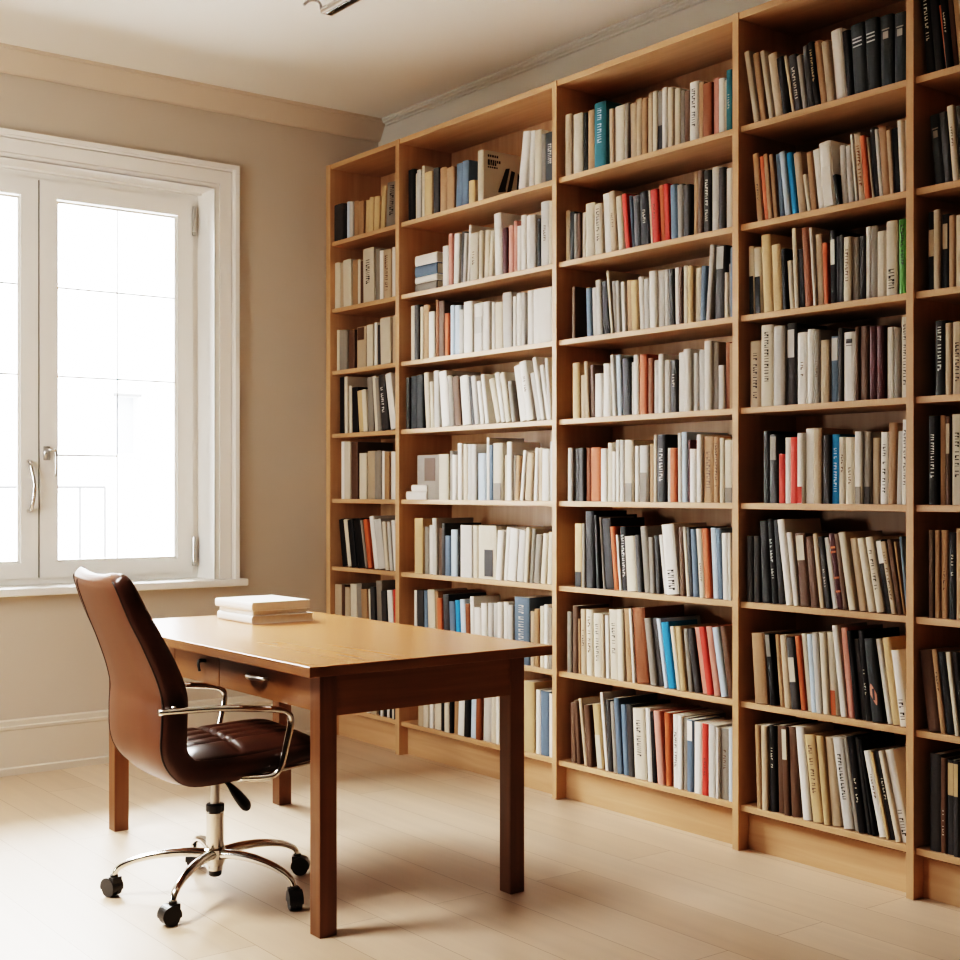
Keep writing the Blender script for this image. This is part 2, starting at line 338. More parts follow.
# ------------------------------------------------------------------ books
ORD = ['top','second','third','fourth','fifth','sixth','seventh','bottom']
BAYN = ['','bay nearest the window','second bay','third bay','fourth bay','fifth bay']
BOOKS=[(3,1,3548,4103.8,2511,42.4,246,155,0.0,'B','',1, 'beige book, leftmost on top shelf, third bay from window'),
(3,1,3548,4059.9,2511,56.2,238,177,0.0,'C','',0, 'thick cream book, second from left, top shelf, third bay from window'),
(3,1,3548,3974.8,2511,40.8,235,205,0.0,'T','',1, 'tan book between black and teal ones, top shelf, third bay from window'),
(3,1,3548,3930.2,2511,66.7,252,160,0.0,'Q','tL',1, 'thick teal book, fifth from left, top shelf, third bay from window'),
(3,1,3548,3815.6,2511,55.5,214,202,0.0,'C','',1, 'thick cream book, seventh from left, top shelf, third bay from window'),
(3,1,3548,3590.0,2511,31.1,221,219,0.0,'A','lK30',0, 'mid grey book, fourteenth from left, top shelf, third bay from window'),
(3,1,3548,3423.8,2511,43.2,213,209,0.0,'W','tK',0, 'white book, twentieth from left, top shelf, third bay from window'),
(3,1,3548,3354.0,2511,43.1,191,218,0.0,'X','',0, 'russet book, only russet one on top shelf, third bay from window'),
(3,1,3548,3241.4,2511,26.7,212,168,0.0,'Q','',1, 'teal book, rightmost on top shelf, third bay from window'),
(3,2,3548,3989.1,2170,53.9,211,161,0.0,'C','',1, 'cream book, sixth from left, second shelf down, third bay from window'),
(3,2,3548,3927.4,2170,42.5,198,209,0.0354,'C','tK',1, 'cream book, seventh from left, second shelf down, third bay from window'),
(3,2,3548,3879.3,2170,46.5,233,182,0.0593,'W','',0, 'white book, eighth from left, second shelf down, third bay from window'),
(3,2,3548,3831.9,2170,34.6,232,160,0.0588,'B','',1, 'beige book, ninth from left, second shelf down, third bay from window'),
(3,2,3548,3711.8,2170,39.9,195,199,0.045,'D','',0, 'charcoal book between steel blue and black ones, second shelf down, third bay from window'),
(3,2,3548,3671.0,2170,48.9,202,179,0.0429,'K','',0, 'black book, fourteenth from left, second shelf down, third bay from window'),
(3,2,3548,3606.8,2170,36.4,198,187,0.0641,'R','',0, 'red book between cream and orange ones, second shelf down, third bay from window'),
(3,2,3548,3518.8,2170,36.4,202,161,0.0254,'S','',0, 'steel blue book between red and mid grey ones, second shelf down, third bay from window'),
(3,2,3548,3448.8,2170,34.6,187,156,0.0108,'D','',1, 'charcoal book, twenty-first from left, second shelf down, third bay from window'),
(3,2,3548,3349.1,2170,31.6,221,179,0.0,'D','tC',1, 'charcoal book, twenty-fourth from left, second shelf down, third bay from window'),
(3,2,3548,3315.3,2170,36.0,226,190,0.0,'G','',0, 'light grey book, twenty-fifth from left, second shelf down, third bay from window'),
(3,2,3548,3277.2,2170,28.9,217,213,0.0,'D','',1, 'charcoal book, twenty-sixth from left, second shelf down, third bay from window'),
(3,2,3548,3246.0,2170,26.8,210,211,0.0,'W','',0, 'white book, rightmost on second shelf down, third bay from window'),
(3,3,3548,3624.2,1855,36.6,212,211,0.015,'W','',0, 'white book, fourteenth from left, third shelf down, third bay from window'),
(3,3,3548,3586.2,1855,35.1,210,203,0.015,'G','',1, 'light grey book, fifteenth from left, third shelf down, third bay from window'),
(3,3,3548,3258.1,1855,45.4,259,165,-0.0296,'D','lG85',1, 'charcoal book, twenty-fifth from left, third shelf down, third bay from window'),
(3,4,3548,4064.7,1535,41.9,222,213,0.011,'Y','',0, 'ochre book, leftmost on fourth shelf down, third bay from window'),
(3,4,3548,3885.0,1535,39.7,206,222,0.0,'W','',1, 'white book, sixth from left, fourth shelf down, third bay from window'),
(3,4,3548,3778.6,1535,46.1,220,220,0.0203,'K','',0, 'black book between pale blue and light grey ones, fourth shelf down, third bay from window'),
(3,4,3548,3681.1,1535,40.5,225,151,0.0,'O','',0, 'rust orange book, only orange one on fourth shelf down, third bay from window'),
(3,4,3548,3518.8,1535,34.4,192,161,0.0,'D','',1, 'charcoal book, seventeenth from left, fourth shelf down, third bay from window'),
(3,4,3548,3482.1,1535,34.0,217,173,0.0,'W','',1, 'white book, eighteenth from left, fourth shelf down, third bay from window'),
(3,4,3548,3446.8,1535,34.6,226,158,0.0,'W','',0, 'white book, nineteenth from left, fourth shelf down, third bay from window'),
(3,4,3548,3378.4,1535,29.9,217,224,0.0,'G','',0, 'light grey book, twenty-first from left, fourth shelf down, third bay from window'),
(3,4,3548,3344.3,1535,32.5,246,199,0.0,'W','',1, 'white book, twenty-second from left, fourth shelf down, third bay from window'),
(3,4,3548,3310.5,1535,26.4,240,215,0.0,'A','',1, 'mid grey book, twenty-third from left, fourth shelf down, third bay from window'),
(3,5,3548,3959.5,1205,58.0,212,194,0.0,'O','',0, 'thick rust orange book between russet and white ones, fifth shelf down, third bay from window'),
(3,5,3548,3756.4,1205,49.1,235,218,0.0,'C','lA15',1, 'cream book, eleventh from left, fifth shelf down, third bay from window'),
(3,5,3548,3681.0,1205,48.0,212,195,0.0,'G','lA40',0, 'light grey book, thirteenth from left, fifth shelf down, third bay from window'),
(3,5,3548,3586.2,1205,47.6,250,198,0.0,'K','tW',0, 'black book, sixteenth from left, fifth shelf down, third bay from window'),
(3,5,3548,3516.8,1205,34.4,199,217,0.0,'O','',1, 'rust orange book, eighteenth from left, fifth shelf down, third bay from window'),
(3,5,3548,3460.2,1205,25.8,256,220,0.0118,'L','',0, 'pale blue book, only blue one on fifth shelf down, third bay from window'),
(3,5,3548,3416.9,1205,32.3,193,221,0.0,'W','',0, 'white book between maroon and white ones, fifth shelf down, third bay from window'),
(3,5,3548,3357.9,1205,49.9,236,215,0.0,'T','tN',1, 'tan book, twenty-fourth from left, fifth shelf down, third bay from window'),
(3,5,3548,3306.7,1205,26.4,234,224,0.0,'T','tN',0, 'tan book, twenty-fifth from left, fifth shelf down, third bay from window'),
(3,5,3548,3257.3,1205,43.6,221,208,0.0,'C','lA12',0, 'cream book, rightmost on fifth shelf down, third bay from window'),
(3,6,3548,4051.4,863,47.7,253,164,0.0,'Y','lK12',0, 'ochre book, leftmost on sixth shelf down, third bay from window'),
(3,6,3548,3979.6,863,51.4,304,179,0.0117,'K','',0, 'black book, third from left, sixth shelf down, third bay from window'),
(3,6,3548,3878.9,863,52.2,275,185,0.0845,'K','',0, 'black book between light grey and orange ones, sixth shelf down, third bay from window'),
(3,6,3548,3781.6,863,32.0,245,189,0.055,'K','tW',0, 'black book, ninth from left, sixth shelf down, third bay from window'),
(3,6,3548,3744.7,863,56.6,210,156,0.0742,'C','',1, 'thick cream book between black and charcoal ones, sixth shelf down, third bay from window'),
(3,6,3548,3653.8,863,34.9,250,188,0.0953,'A','',1, 'mid grey book, twelfth from left, sixth shelf down, third bay from window'),
(3,6,3548,3532.9,863,61.0,259,179,0.1129,'W','tA',0, 'thick white book leaning left, sixteenth from left, sixth shelf down, third bay from window'),
(3,6,3548,3403.6,863,28.4,245,191,0.0613,'S','',1, 'steel blue book, twentieth from left, sixth shelf down, third bay from window'),
(3,6,3548,3371.6,863,27.1,247,183,0.0721,'C','',1, 'cream book between steel blue and orange ones, sixth shelf down, third bay from window'),
(3,6,3548,3343.5,863,32.6,248,204,0.0713,'O','',1, 'rust orange book between cream and pale blue ones, sixth shelf down, third bay from window'),
(3,6,3548,3309.9,863,28.4,252,164,0.0537,'L','',1, 'pale blue book, only blue one on sixth shelf down, third bay from window'),
(3,6,3548,3280.6,863,22.5,250,190,0.0458,'S','',0, 'steel blue book between pale blue and white ones, sixth shelf down, third bay from window'),
(3,6,3548,3257.2,863,27.9,235,166,0.0322,'W','',1, 'white book between steel blue and light grey ones, sixth shelf down, third bay from window'),
(3,7,3548,4064.7,518,32.3,269,171,0.0,'N','',0, 'dark brown book, second from left, seventh shelf down, third bay from window'),
(3,7,3548,4015.9,518,33.1,258,176,0.0139,'B','',1, 'beige book, fourth from left, seventh shelf down, third bay from window'),
(3,7,3548,3980.8,518,39.7,259,212,0.0183,'C','tN',1, 'cream book, fifth from left, seventh shelf down, third bay from window'),
(3,7,3548,3934.9,518,46.1,248,196,0.0236,'C','tK',0, 'cream book, sixth from left, seventh shelf down, third bay from window'),
(3,7,3548,3845.0,518,50.4,269,219,0.0339,'C','tK',1, 'cream book, ninth from left, seventh shelf down, third bay from window'),
(3,7,3548,3793.1,518,34.2,273,203,0.0328,'C','',0, 'cream book, tenth from left, seventh shelf down, third bay from window'),
(3,7,3548,3751.8,518,31.6,278,221,0.0559,'T','',0, 'tan book, eleventh from left, seventh shelf down, third bay from window'),
(3,7,3548,3697.7,518,65.3,285,214,0.0846,'X','',0, 'thick russet book, only russet one on seventh shelf down, third bay from window'),
(3,7,3548,3618.5,518,33.2,252,155,0.1358,'A','',1, 'mid grey book between russet and charcoal ones, seventh shelf down, third bay from window'),
(3,7,3548,3582.7,518,29.7,255,207,0.1413,'D','',1, 'charcoal book between mid grey and pale blue ones, seventh shelf down, third bay from window'),
(3,7,3548,3523.5,518,38.1,244,155,0.1623,'U','',1, 'bright blue book, only blue one on seventh shelf down, third bay from window'),
(3,7,3548,3460.9,518,27.6,233,198,0.113,'Y','',0, 'ochre book leaning left, nineteenth from left, seventh shelf down, third bay from window'),
(3,7,3548,3393.0,518,28.8,231,156,0.1641,'D','',1, 'charcoal book between mid grey and pink ones, seventh shelf down, third bay from window'),
(3,7,3548,3360.4,518,27.5,238,184,0.1744,'P','',0, 'pink book between charcoal and red ones, seventh shelf down, third bay from window'),
(3,7,3548,3331.6,518,28.2,242,185,0.1699,'R','',1, 'red book, only red one on seventh shelf down, third bay from window'),
(3,7,3548,3302.2,518,28.8,246,178,0.165,'P','',0, 'pink book between red and pale blue ones, seventh shelf down, third bay from window'),
(3,7,3548,3268.5,518,29.4,246,190,0.1792,'L','',1, 'pale blue book between pink and brown ones, seventh shelf down, third bay from window'),
(3,7,3548,3237.8,518,27.3,252,173,0.158,'N','',0, 'dark brown book, rightmost on seventh shelf down, third bay from window'),
(3,8,3548,3974.8,158,32.5,243,176,0.078,'N','',0, 'dark brown book, fourth from left, bottom shelf, third bay from window'),
(3,8,3548,3923.2,158,37.6,250,224,0.1172,'Y','lC40',0, 'ochre book leaning left, fifth from left, bottom shelf, third bay from window'),
(3,8,3548,3802.3,158,27.6,290,211,0.0777,'S','',0, 'steel blue book between mid grey and steel blue ones, bottom shelf, third bay from window'),
(3,8,3548,3773.0,158,27.3,269,152,0.0581,'S','',1, 'steel blue book between steel blue and charcoal ones, bottom shelf, third bay from window'),
(3,8,3548,3742.1,158,30.3,273,211,0.0566,'D','',1, 'charcoal book between steel blue and cream ones, bottom shelf, third bay from window'),
(3,8,3548,3703.7,158,63.2,265,219,0.0494,'C','tK',1, 'thick cream book, twelfth from left, bottom shelf, third bay from window'),
(3,8,3548,3633.8,158,25.1,272,151,0.055,'W','',1, 'white book, thirteenth from left, bottom shelf, third bay from window'),
(3,8,3548,3578.1,158,33.9,271,217,0.0853,'P','',1, 'pink book, only pink one on bottom shelf, third bay from window'),
(3,8,3548,3543.1,158,26.5,269,209,0.0308,'O','',0, 'rust orange book, only orange one on bottom shelf, third bay from window'),
(3,8,3548,3508.6,158,28.2,267,194,0.0115,'W','tK',0, 'white book between orange and white ones, bottom shelf, third bay from window'),
(3,8,3548,3431.8,158,31.5,260,152,0.0,'S','lW88',0, 'steel blue book, twentieth from left, bottom shelf, third bay from window'),
(3,8,3548,3398.1,158,38.9,256,159,0.0,'W','',1, 'white book between steel blue and red ones, bottom shelf, third bay from window'),
(3,8,3548,3356.9,158,28.8,256,157,0.0,'R','',0, 'red book, only red one on bottom shelf, third bay from window'),
(3,8,3548,3324.9,158,38.0,257,157,0.0,'G','',0, 'light grey book between red and white ones, bottom shelf, third bay from window'),
(3,8,3548,3275.3,158,43.0,250,155,0.0,'A','',0, 'mid grey book between white and pale blue ones, bottom shelf, third bay from window'),
(4,1,3548,3111.3,2511,21.7,256,166,0.1772,'C','',0, 'cream book, leftmost on top shelf, fourth bay from window'),
(4,1,3548,3087.2,2511,25.9,240,187,0.1495,'T','',0, 'tan book leaning left, second from left, top shelf, fourth bay from window'),
(4,1,3548,3026.5,2511,37.3,222,192,0.1503,'B','',1, 'beige book leaning left, fourth from left, top shelf, fourth bay from window'),
(4,1,3548,2986.8,2511,30.1,198,172,0.1487,'K','',0, 'black book leaning left, fifth from left, top shelf, fourth bay from window'),
(4,1,3548,2937.4,2511,30.4,193,183,0.1504,'D','tC',1, 'charcoal book leaning left, seventh from left, top shelf, fourth bay from window'),
(4,1,3548,2884.3,2511,25.1,210,166,0.1111,'D','',1, 'charcoal book leaning left, ninth from left, top shelf, fourth bay from window'),
(4,1,3548,2854.1,2511,20.7,215,169,0.1306,'K','tY',0, 'black book leaning left, tenth from left, top shelf, fourth bay from window'),
(4,1,3548,2832.1,2511,24.5,211,185,0.1318,'T','',1, 'tan book between black and beige ones, top shelf, fourth bay from window'),
(4,1,3548,2804.9,2511,28.3,202,161,0.1203,'B','',0, 'beige book leaning left, twelfth from left, top shelf, fourth bay from window'),
(4,1,3548,2772.9,2511,42.1,230,209,0.0975,'W','',0, 'white book, thirteenth from left, top shelf, fourth bay from window'),
(4,1,3548,2727.2,2511,24.5,216,156,0.0947,'K','',1, 'black book between white and slate ones, top shelf, fourth bay from window'),
(4,1,3548,2700.8,2511,50.9,225,157,0.0689,'Z','b3',1, 'slate book between black and slate ones, top shelf, fourth bay from window'),
(4,1,3548,2647.1,2511,44.8,226,221,0.0472,'Z','b3',0, 'slate book, sixteenth from left, top shelf, fourth bay from window'),
(4,1,3548,2599.8,2511,45.5,223,219,0.0201,'Z','b1',1, 'slate book, seventeenth from left, top shelf, fourth bay from window'),
(4,1,3548,2552.5,2511,44.0,218,169,0.0,'Z','b1',0, 'slate book, rightmost on top shelf, fourth bay from window'),
(4,2,3548,3102.3,2170,25.4,236,214,0.095,'T','',1, 'tan book, leftmost on second shelf down, fourth bay from window'),
(4,2,3548,2979.8,2170,23.4,220,194,0.1175,'L','',1, 'pale blue book, only blue one on second shelf down, fourth bay from window'),
(4,2,3548,2952.9,2170,24.0,212,202,0.1289,'U','',1, 'bright blue book, only blue one on second shelf down, fourth bay from window'),
(4,2,3548,2927.3,2170,30.4,205,214,0.1156,'B','',1, 'beige book between bright blue and cream ones, second shelf down, fourth bay from window'),
(4,2,3548,2874.0,2170,23.4,198,194,0.1006,'T','',0, 'tan book leaning left, tenth from left, second shelf down, fourth bay from window'),
(4,2,3548,2845.1,2170,27.1,200,159,0.1235,'W','',1, 'white book leaning left, eleventh from left, second shelf down, fourth bay from window'),
(4,2,3548,2816.8,2170,46.0,214,185,0.0989,'W','lW50',0, 'white book, twelfth from left, second shelf down, fourth bay from window'),
(4,2,3548,2687.4,2170,28.1,220,152,0.0921,'B','tX',0, 'beige book between white and orange ones, second shelf down, fourth bay from window'),
(4,2,3548,2625.9,2170,22.2,223,181,0.0853,'K','',0, 'black book, twentieth from left, second shelf down, fourth bay from window'),
(4,2,3548,2589.7,2170,27.8,216,179,0.0762,'T','',1, 'tan book, twenty-second from left, second shelf down, fourth bay from window'),
(4,2,3548,2546.3,2170,21.5,203,195,0.0652,'K','',1, 'black book, twenty-fourth from left, second shelf down, fourth bay from window'),
(4,3,3548,3140.1,1855,23.1,236,209,0.0192,'C','lK28',0, 'cream book, leftmost on third shelf down, fourth bay from window'),
(4,3,3548,3114.9,1855,31.8,227,169,0.0198,'C','lK28',0, 'cream book, second from left, third shelf down, fourth bay from window'),
(4,3,3548,3068.6,1855,40.0,264,187,0.0469,'Y','',1, 'ochre book, third from left, third shelf down, fourth bay from window'),
(4,3,3548,3026.5,1855,38.5,224,192,0.0467,'Y','',0, 'ochre book, fourth from left, third shelf down, fourth bay from window'),
(4,3,3548,2921.0,1855,23.9,196,198,0.0513,'K','',0, 'black book between cream and russet ones, third shelf down, fourth bay from window'),
(4,3,3548,2893.1,1855,31.8,262,182,0.0572,'X','',1, 'russet book, only russet one on third shelf down, fourth bay from window'),
(4,3,3548,2844.5,1855,25.6,233,186,0.049,'B','',1, 'beige book between white and orange ones, third shelf down, fourth bay from window'),
(4,3,3548,2795.2,1855,22.0,239,174,0.0134,'K','lW70',1, 'black book between orange and black ones, third shelf down, fourth bay from window'),
(4,3,3548,2735.8,1855,27.8,206,207,0.0,'C','tN',1, 'cream book, sixteenth from left, third shelf down, fourth bay from window'),
(4,3,3548,2706.2,1855,23.6,202,201,0.0,'A','',1, 'mid grey book, seventeenth from left, third shelf down, fourth bay from window'),
(4,3,3548,2640.3,1855,26.1,228,190,0.0,'A','',1, 'mid grey book, twentieth from left, third shelf down, fourth bay from window'),
(4,3,3548,2611.7,1855,35.4,206,213,0.0,'C','',1, 'cream book, twenty-first from left, third shelf down, fourth bay from window'),
(4,3,3548,2574.5,1855,41.4,231,150,0.0,'C','tA',1, 'cream book between cream and green ones, third shelf down, fourth bay from window'),
(4,3,3548,2529.9,1855,27.1,231,182,0.0,'E','tK',0, 'green book, only green one on third shelf down, fourth bay from window'),
(4,4,3548,3134.7,1535,49.0,227,166,0.0,'B','tK',0, 'beige book, leftmost on fourth shelf down, fourth bay from window'),
(4,4,3548,3083.6,1535,52.5,277,208,0.0,'C','tK',0, 'cream book, second from left, fourth shelf down, fourth bay from window'),
(4,4,3548,3027.4,1535,47.2,268,186,0.0,'G','',0, 'light grey book, third from left, fourth shelf down, fourth bay from window'),
(4,4,3548,2978.2,1535,38.8,274,165,0.0,'D','lG75',1, 'charcoal book, fourth from left, fourth shelf down, fourth bay from window'),
(4,4,3548,2930.7,1535,41.4,238,207,0.0,'W','',1, 'white book, fifth from left, fourth shelf down, fourth bay from window'),
(4,4,3548,2887.3,1535,24.4,246,176,0.0,'W','',1, 'white book, sixth from left, fourth shelf down, fourth bay from window'),
(4,4,3548,2860.9,1535,29.1,241,201,0.0,'A','',1, 'mid grey book, seventh from left, fourth shelf down, fourth bay from window'),
(4,4,3548,2829.1,1535,33.6,204,157,0.0,'B','',0, 'beige book between mid grey and steel blue ones, fourth shelf down, fourth bay from window'),
(4,4,3548,2793.6,1535,32.3,214,157,0.0,'S','lG80',0, 'steel blue book, only blue one on fourth shelf down, fourth bay from window'),
(4,4,3548,2738.2,1535,45.6,221,151,0.0,'W','b0',1, 'white book, eleventh from left, fourth shelf down, fourth bay from window'),
(4,4,3548,2675.3,1535,30.2,235,190,0.0,'N','',1, 'dark brown book between brown and maroon ones, fourth shelf down, fourth bay from window'),
(4,4,3548,2643.3,1535,30.6,232,214,0.0,'M','',1, 'maroon book between brown and maroon ones, fourth shelf down, fourth bay from window'),
(4,4,3548,2611.7,1535,31.0,229,156,0.0,'M','',0, 'maroon book between maroon and white ones, fourth shelf down, fourth bay from window'),
(4,4,3548,2578.2,1535,23.2,223,177,0.0,'W','',0, 'white book between maroon and mid grey ones, fourth shelf down, fourth bay from window'),
(4,4,3548,2553.2,1535,24.5,217,156,0.0,'A','',0, 'mid grey book, seventeenth from left, fourth shelf down, fourth bay from window'),
(4,4,3548,2526.3,1535,24.9,249,176,0.0,'C','tK',0, 'cream book, rightmost on fourth shelf down, fourth bay from window'),
(4,5,3548,3079.2,1205,27.9,246,168,0.0,'K','',1, 'black book, leftmost on fifth shelf down, fourth bay from window'),
(4,5,3548,3049.2,1205,37.2,233,216,0.0,'D','lA80',1, 'charcoal book between black and red ones, fifth shelf down, fourth bay from window'),
(4,5,3548,2982.5,1205,25.3,221,175,0.0,'W','',0, 'white book, fourth from left, fifth shelf down, fourth bay from window'),
(4,5,3548,2956.0,1205,28.4,221,208,0.0,'R','',1, 'red book, fifth from left, fifth shelf down, fourth bay from window'),
(4,5,3548,2924.8,1205,23.9,234,153,0.0,'W','lR12',1, 'white book between red and white ones, fifth shelf down, fourth bay from window'),
(4,5,3548,2898.9,1205,38.5,248,192,0.0,'W','',1, 'white book, seventh from left, fifth shelf down, fourth bay from window'),
(4,5,3548,2858.4,1205,32.3,248,169,0.0,'B','',0, 'beige book, eighth from left, fifth shelf down, fourth bay from window'),
(4,5,3548,2821.8,1205,27.1,224,213,0.0,'D','',1, 'charcoal book between beige and bright blue ones, fifth shelf down, fourth bay from window'),
(4,5,3548,2792.8,1205,31.5,226,180,0.0,'U','tL',0, 'bright blue book, only blue one on fifth shelf down, fourth bay from window'),
(4,5,3548,2757.8,1205,25.7,216,224,0.0,'C','',1, 'cream book between bright blue and cream ones, fifth shelf down, fourth bay from window'),
(4,5,3548,2730.3,1205,34.7,213,205,0.0,'C','',0, 'cream book, twelfth from left, fifth shelf down, fourth bay from window'),
(4,5,3548,2693.0,1205,28.1,231,203,0.0,'W','lA12',0, 'white book, thirteenth from left, fifth shelf down, fourth bay from window'),
(4,5,3548,2663.1,1205,28.5,229,151,0.0,'A','lD12',1, 'mid grey book, fourteenth from left, fifth shelf down, fourth bay from window'),
(4,5,3548,2632.7,1205,25.2,209,167,0.0,'B','',1, 'beige book, fifteenth from left, fifth shelf down, fourth bay from window'),
(4,5,3548,2576.0,1205,28.7,226,159,-0.0132,'W','tK',1, 'white book, sixteenth from left, fifth shelf down, fourth bay from window'),
(4,5,3548,2543.0,1205,30.5,253,150,-0.0146,'T','',0, 'tan book, seventeenth from left, fifth shelf down, fourth bay from window'),
(4,5,3548,2521.2,1205,19.3,227,170,-0.0256,'G','',0, 'light grey book, eighteenth from left, fifth shelf down, fourth bay from window'),
(4,5,3548,2497.9,1205,19.1,261,150,-0.0111,'W','tK',1, 'white book, rightmost on fifth shelf down, fourth bay from window'),
(4,6,3548,3147.3,863,25.9,228,213,0.0,'D','',0, 'charcoal book, leftmost on sixth shelf down, fourth bay from window'),
(4,6,3548,3118.8,863,25.6,229,173,0.0079,'D','',0, 'charcoal book, second from left, sixth shelf down, fourth bay from window'),
(4,6,3548,3084.0,863,36.8,281,187,0.0444,'K','',1, 'black book, third from left, sixth shelf down, fourth bay from window'),
(4,6,3548,3036.6,863,23.2,289,152,0.0794,'K','tG',0, 'black book, fourth from left, sixth shelf down, fourth bay from window'),
(4,6,3548,3010.7,863,23.9,286,221,0.0856,'K','',1, 'black book between black and white ones, sixth shelf down, fourth bay from window'),
(4,6,3548,2972.5,863,28.5,288,194,0.1323,'W','',0, 'white book between black and white ones, sixth shelf down, fourth bay from window'),
(4,6,3548,2942.9,863,22.3,245,183,0.1223,'W','',0, 'white book leaning left, seventh from left, sixth shelf down, fourth bay from window'),
(4,6,3548,2919.5,863,42.0,242,223,0.0909,'N','lC80',0, 'dark brown book, eighth from left, sixth shelf down, fourth bay from window'),
(4,6,3548,2874.3,863,34.0,233,189,0.1,'N','',0, 'dark brown book leaning left, ninth from left, sixth shelf down, fourth bay from window'),
(4,6,3548,2834.3,863,18.3,244,199,0.1214,'B','',0, 'beige book leaning left, tenth from left, sixth shelf down, fourth bay from window'),
(4,6,3548,2812.4,863,18.9,235,164,0.1322,'D','',0, 'charcoal book leaning left, eleventh from left, sixth shelf down, fourth bay from window'),
(4,6,3548,2787.6,863,19.4,233,204,0.1529,'G','',0, 'light grey book between charcoal and maroon ones, sixth shelf down, fourth bay from window'),
(4,6,3548,2767.1,863,25.5,247,205,0.1495,'M','b2',0, 'maroon book, only maroon one on sixth shelf down, fourth bay from window'),
(4,6,3548,2716.3,863,26.4,252,197,0.1688,'C','',1, 'cream book leaning left, fifteenth from left, sixth shelf down, fourth bay from window'),
(4,6,3548,2683.0,863,26.1,233,166,0.16,'B','',0, 'beige book leaning left, sixteenth from left, sixth shelf down, fourth bay from window'),
(4,6,3548,2644.8,863,27.9,235,160,0.1829,'C','',1, 'cream book leaning left, seventeenth from left, sixth shelf down, fourth bay from window'),
(4,6,3548,2614.7,863,28.3,239,160,0.1841,'C','tK',0, 'cream book leaning left, eighteenth from left, sixth shelf down, fourth bay from window'),
(4,6,3548,2581.9,863,24.3,231,157,0.1822,'K','lW85',0, 'black book leaning left, nineteenth from left, sixth shelf down, fourth bay from window'),
(4,6,3548,2555.4,863,17.7,228,168,0.1823,'B','tN',0, 'beige book between black and brown ones, sixth shelf down, fourth bay from window'),
(4,7,3548,3106.8,518,54.5,240,195,0.0748,'T','',0, 'tan book, leftmost on seventh shelf down, fourth bay from window'),
(4,7,3548,3044.8,518,24.9,242,154,0.1019,'K','lA85',0, 'black book leaning left, second from left, seventh shelf down, fourth bay from window'),
(4,7,3548,2980.8,518,27.7,243,215,0.0885,'B','',0, 'beige book, fourth from left, seventh shelf down, fourth bay from window'),
(4,7,3548,2949.3,518,33.2,238,218,0.1003,'D','lC55',1, 'charcoal book between beige and orange ones, seventh shelf down, fourth bay from window'),
(4,7,3548,2911.4,518,21.2,246,205,0.1128,'O','',1, 'rust orange book, only orange one on seventh shelf down, fourth bay from window'),
(4,7,3548,2866.7,518,20.1,256,162,0.0773,'L','',1, 'pale blue book, only blue one on seventh shelf down, fourth bay from window'),
(4,7,3548,2844.5,518,24.0,263,206,0.0747,'G','',0, 'light grey book between pale blue and cream ones, seventh shelf down, fourth bay from window'),
(4,7,3548,2817.0,518,24.6,265,171,0.0672,'C','',1, 'cream book, tenth from left, seventh shelf down, fourth bay from window'),
(4,7,3548,2791.2,518,25.1,268,190,0.066,'C','lO15',0, 'cream book, eleventh from left, seventh shelf down, fourth bay from window'),
(4,7,3548,2749.6,518,22.4,294,155,0.1249,'W','',0, 'white book between cream and pink ones, seventh shelf down, fourth bay from window'),
(4,7,3548,2726.1,518,25.3,288,187,0.0986,'P','',1, 'pink book, only pink one on seventh shelf down, fourth bay from window'),
(4,7,3548,2693.1,518,17.3,281,152,0.1225,'K','',1, 'black book between pink and charcoal ones, seventh shelf down, fourth bay from window'),
(4,7,3548,2674.7,518,20.3,257,183,0.1207,'D','',0, 'charcoal book leaning left, fifteenth from left, seventh shelf down, fourth bay from window'),
(4,7,3548,2653.4,518,19.3,285,190,0.108,'K','',0, 'black book between charcoal and slate ones, seventh shelf down, fourth bay from window'),
(4,7,3548,2629.4,518,39.2,262,174,0.1223,'Z','leaf',1, 'slate book with red leaf emblem on spine, seventh shelf down, fourth bay from window'),
(4,7,3548,2576.3,518,17.2,266,164,0.1703,'W','',0, 'white book between slate and ochre ones, seventh shelf down, fourth bay from window'),
(4,7,3548,2557.9,518,29.5,271,164,0.1432,'Y','',1, 'ochre book leaning left, nineteenth from left, seventh shelf down, fourth bay from window'),
(4,7,3548,2527.1,518,29.7,235,203,0.1437,'W','tA',0, 'white book, rightmost on seventh shelf down, fourth bay from window'),
(4,8,3548,3097.9,158,19.6,286,209,0.0375,'T','',0, 'tan book, leftmost on bottom shelf, fourth bay from window'),
(4,8,3548,3075.6,158,25.2,288,215,0.0184,'B','',0, 'beige book, second from left, bottom shelf, fourth bay from window'),
(4,8,3548,3044.8,158,27.4,291,162,0.0241,'K','',1, 'black book, third from left, bottom shelf, fourth bay from window'),
(4,8,3548,3012.6,158,26.3,296,182,0.0235,'N','',0, 'dark brown book between black and brown ones, bottom shelf, fourth bay from window'),
(4,8,3548,2980.5,158,24.4,296,173,0.0406,'N','lC80',1, 'dark brown book, fifth from left, bottom shelf, fourth bay from window'),
(4,8,3548,2953.5,158,33.5,300,152,0.0424,'N','',0, 'dark brown book, sixth from left, bottom shelf, fourth bay from window'),
(4,8,3548,2900.5,158,33.7,305,158,0.1051,'W','',0, 'white book leaning left, seventh from left, bottom shelf, fourth bay from window'),
(4,8,3548,2859.1,158,40.6,285,176,0.1283,'Y','tN',1, 'ochre book leaning left, eighth from left, bottom shelf, fourth bay from window'),
(4,8,3548,2817.3,158,24.4,287,181,0.108,'Y','',1, 'ochre book leaning left, ninth from left, bottom shelf, fourth bay from window'),
(4,8,3548,2791.8,158,32.3,286,213,0.096,'B','',0, 'beige book, tenth from left, bottom shelf, fourth bay from window'),
(4,8,3548,2742.0,158,38.8,291,155,0.1536,'G','tK',0, 'light grey book leaning left, eleventh from left, bottom shelf, fourth bay from window'),
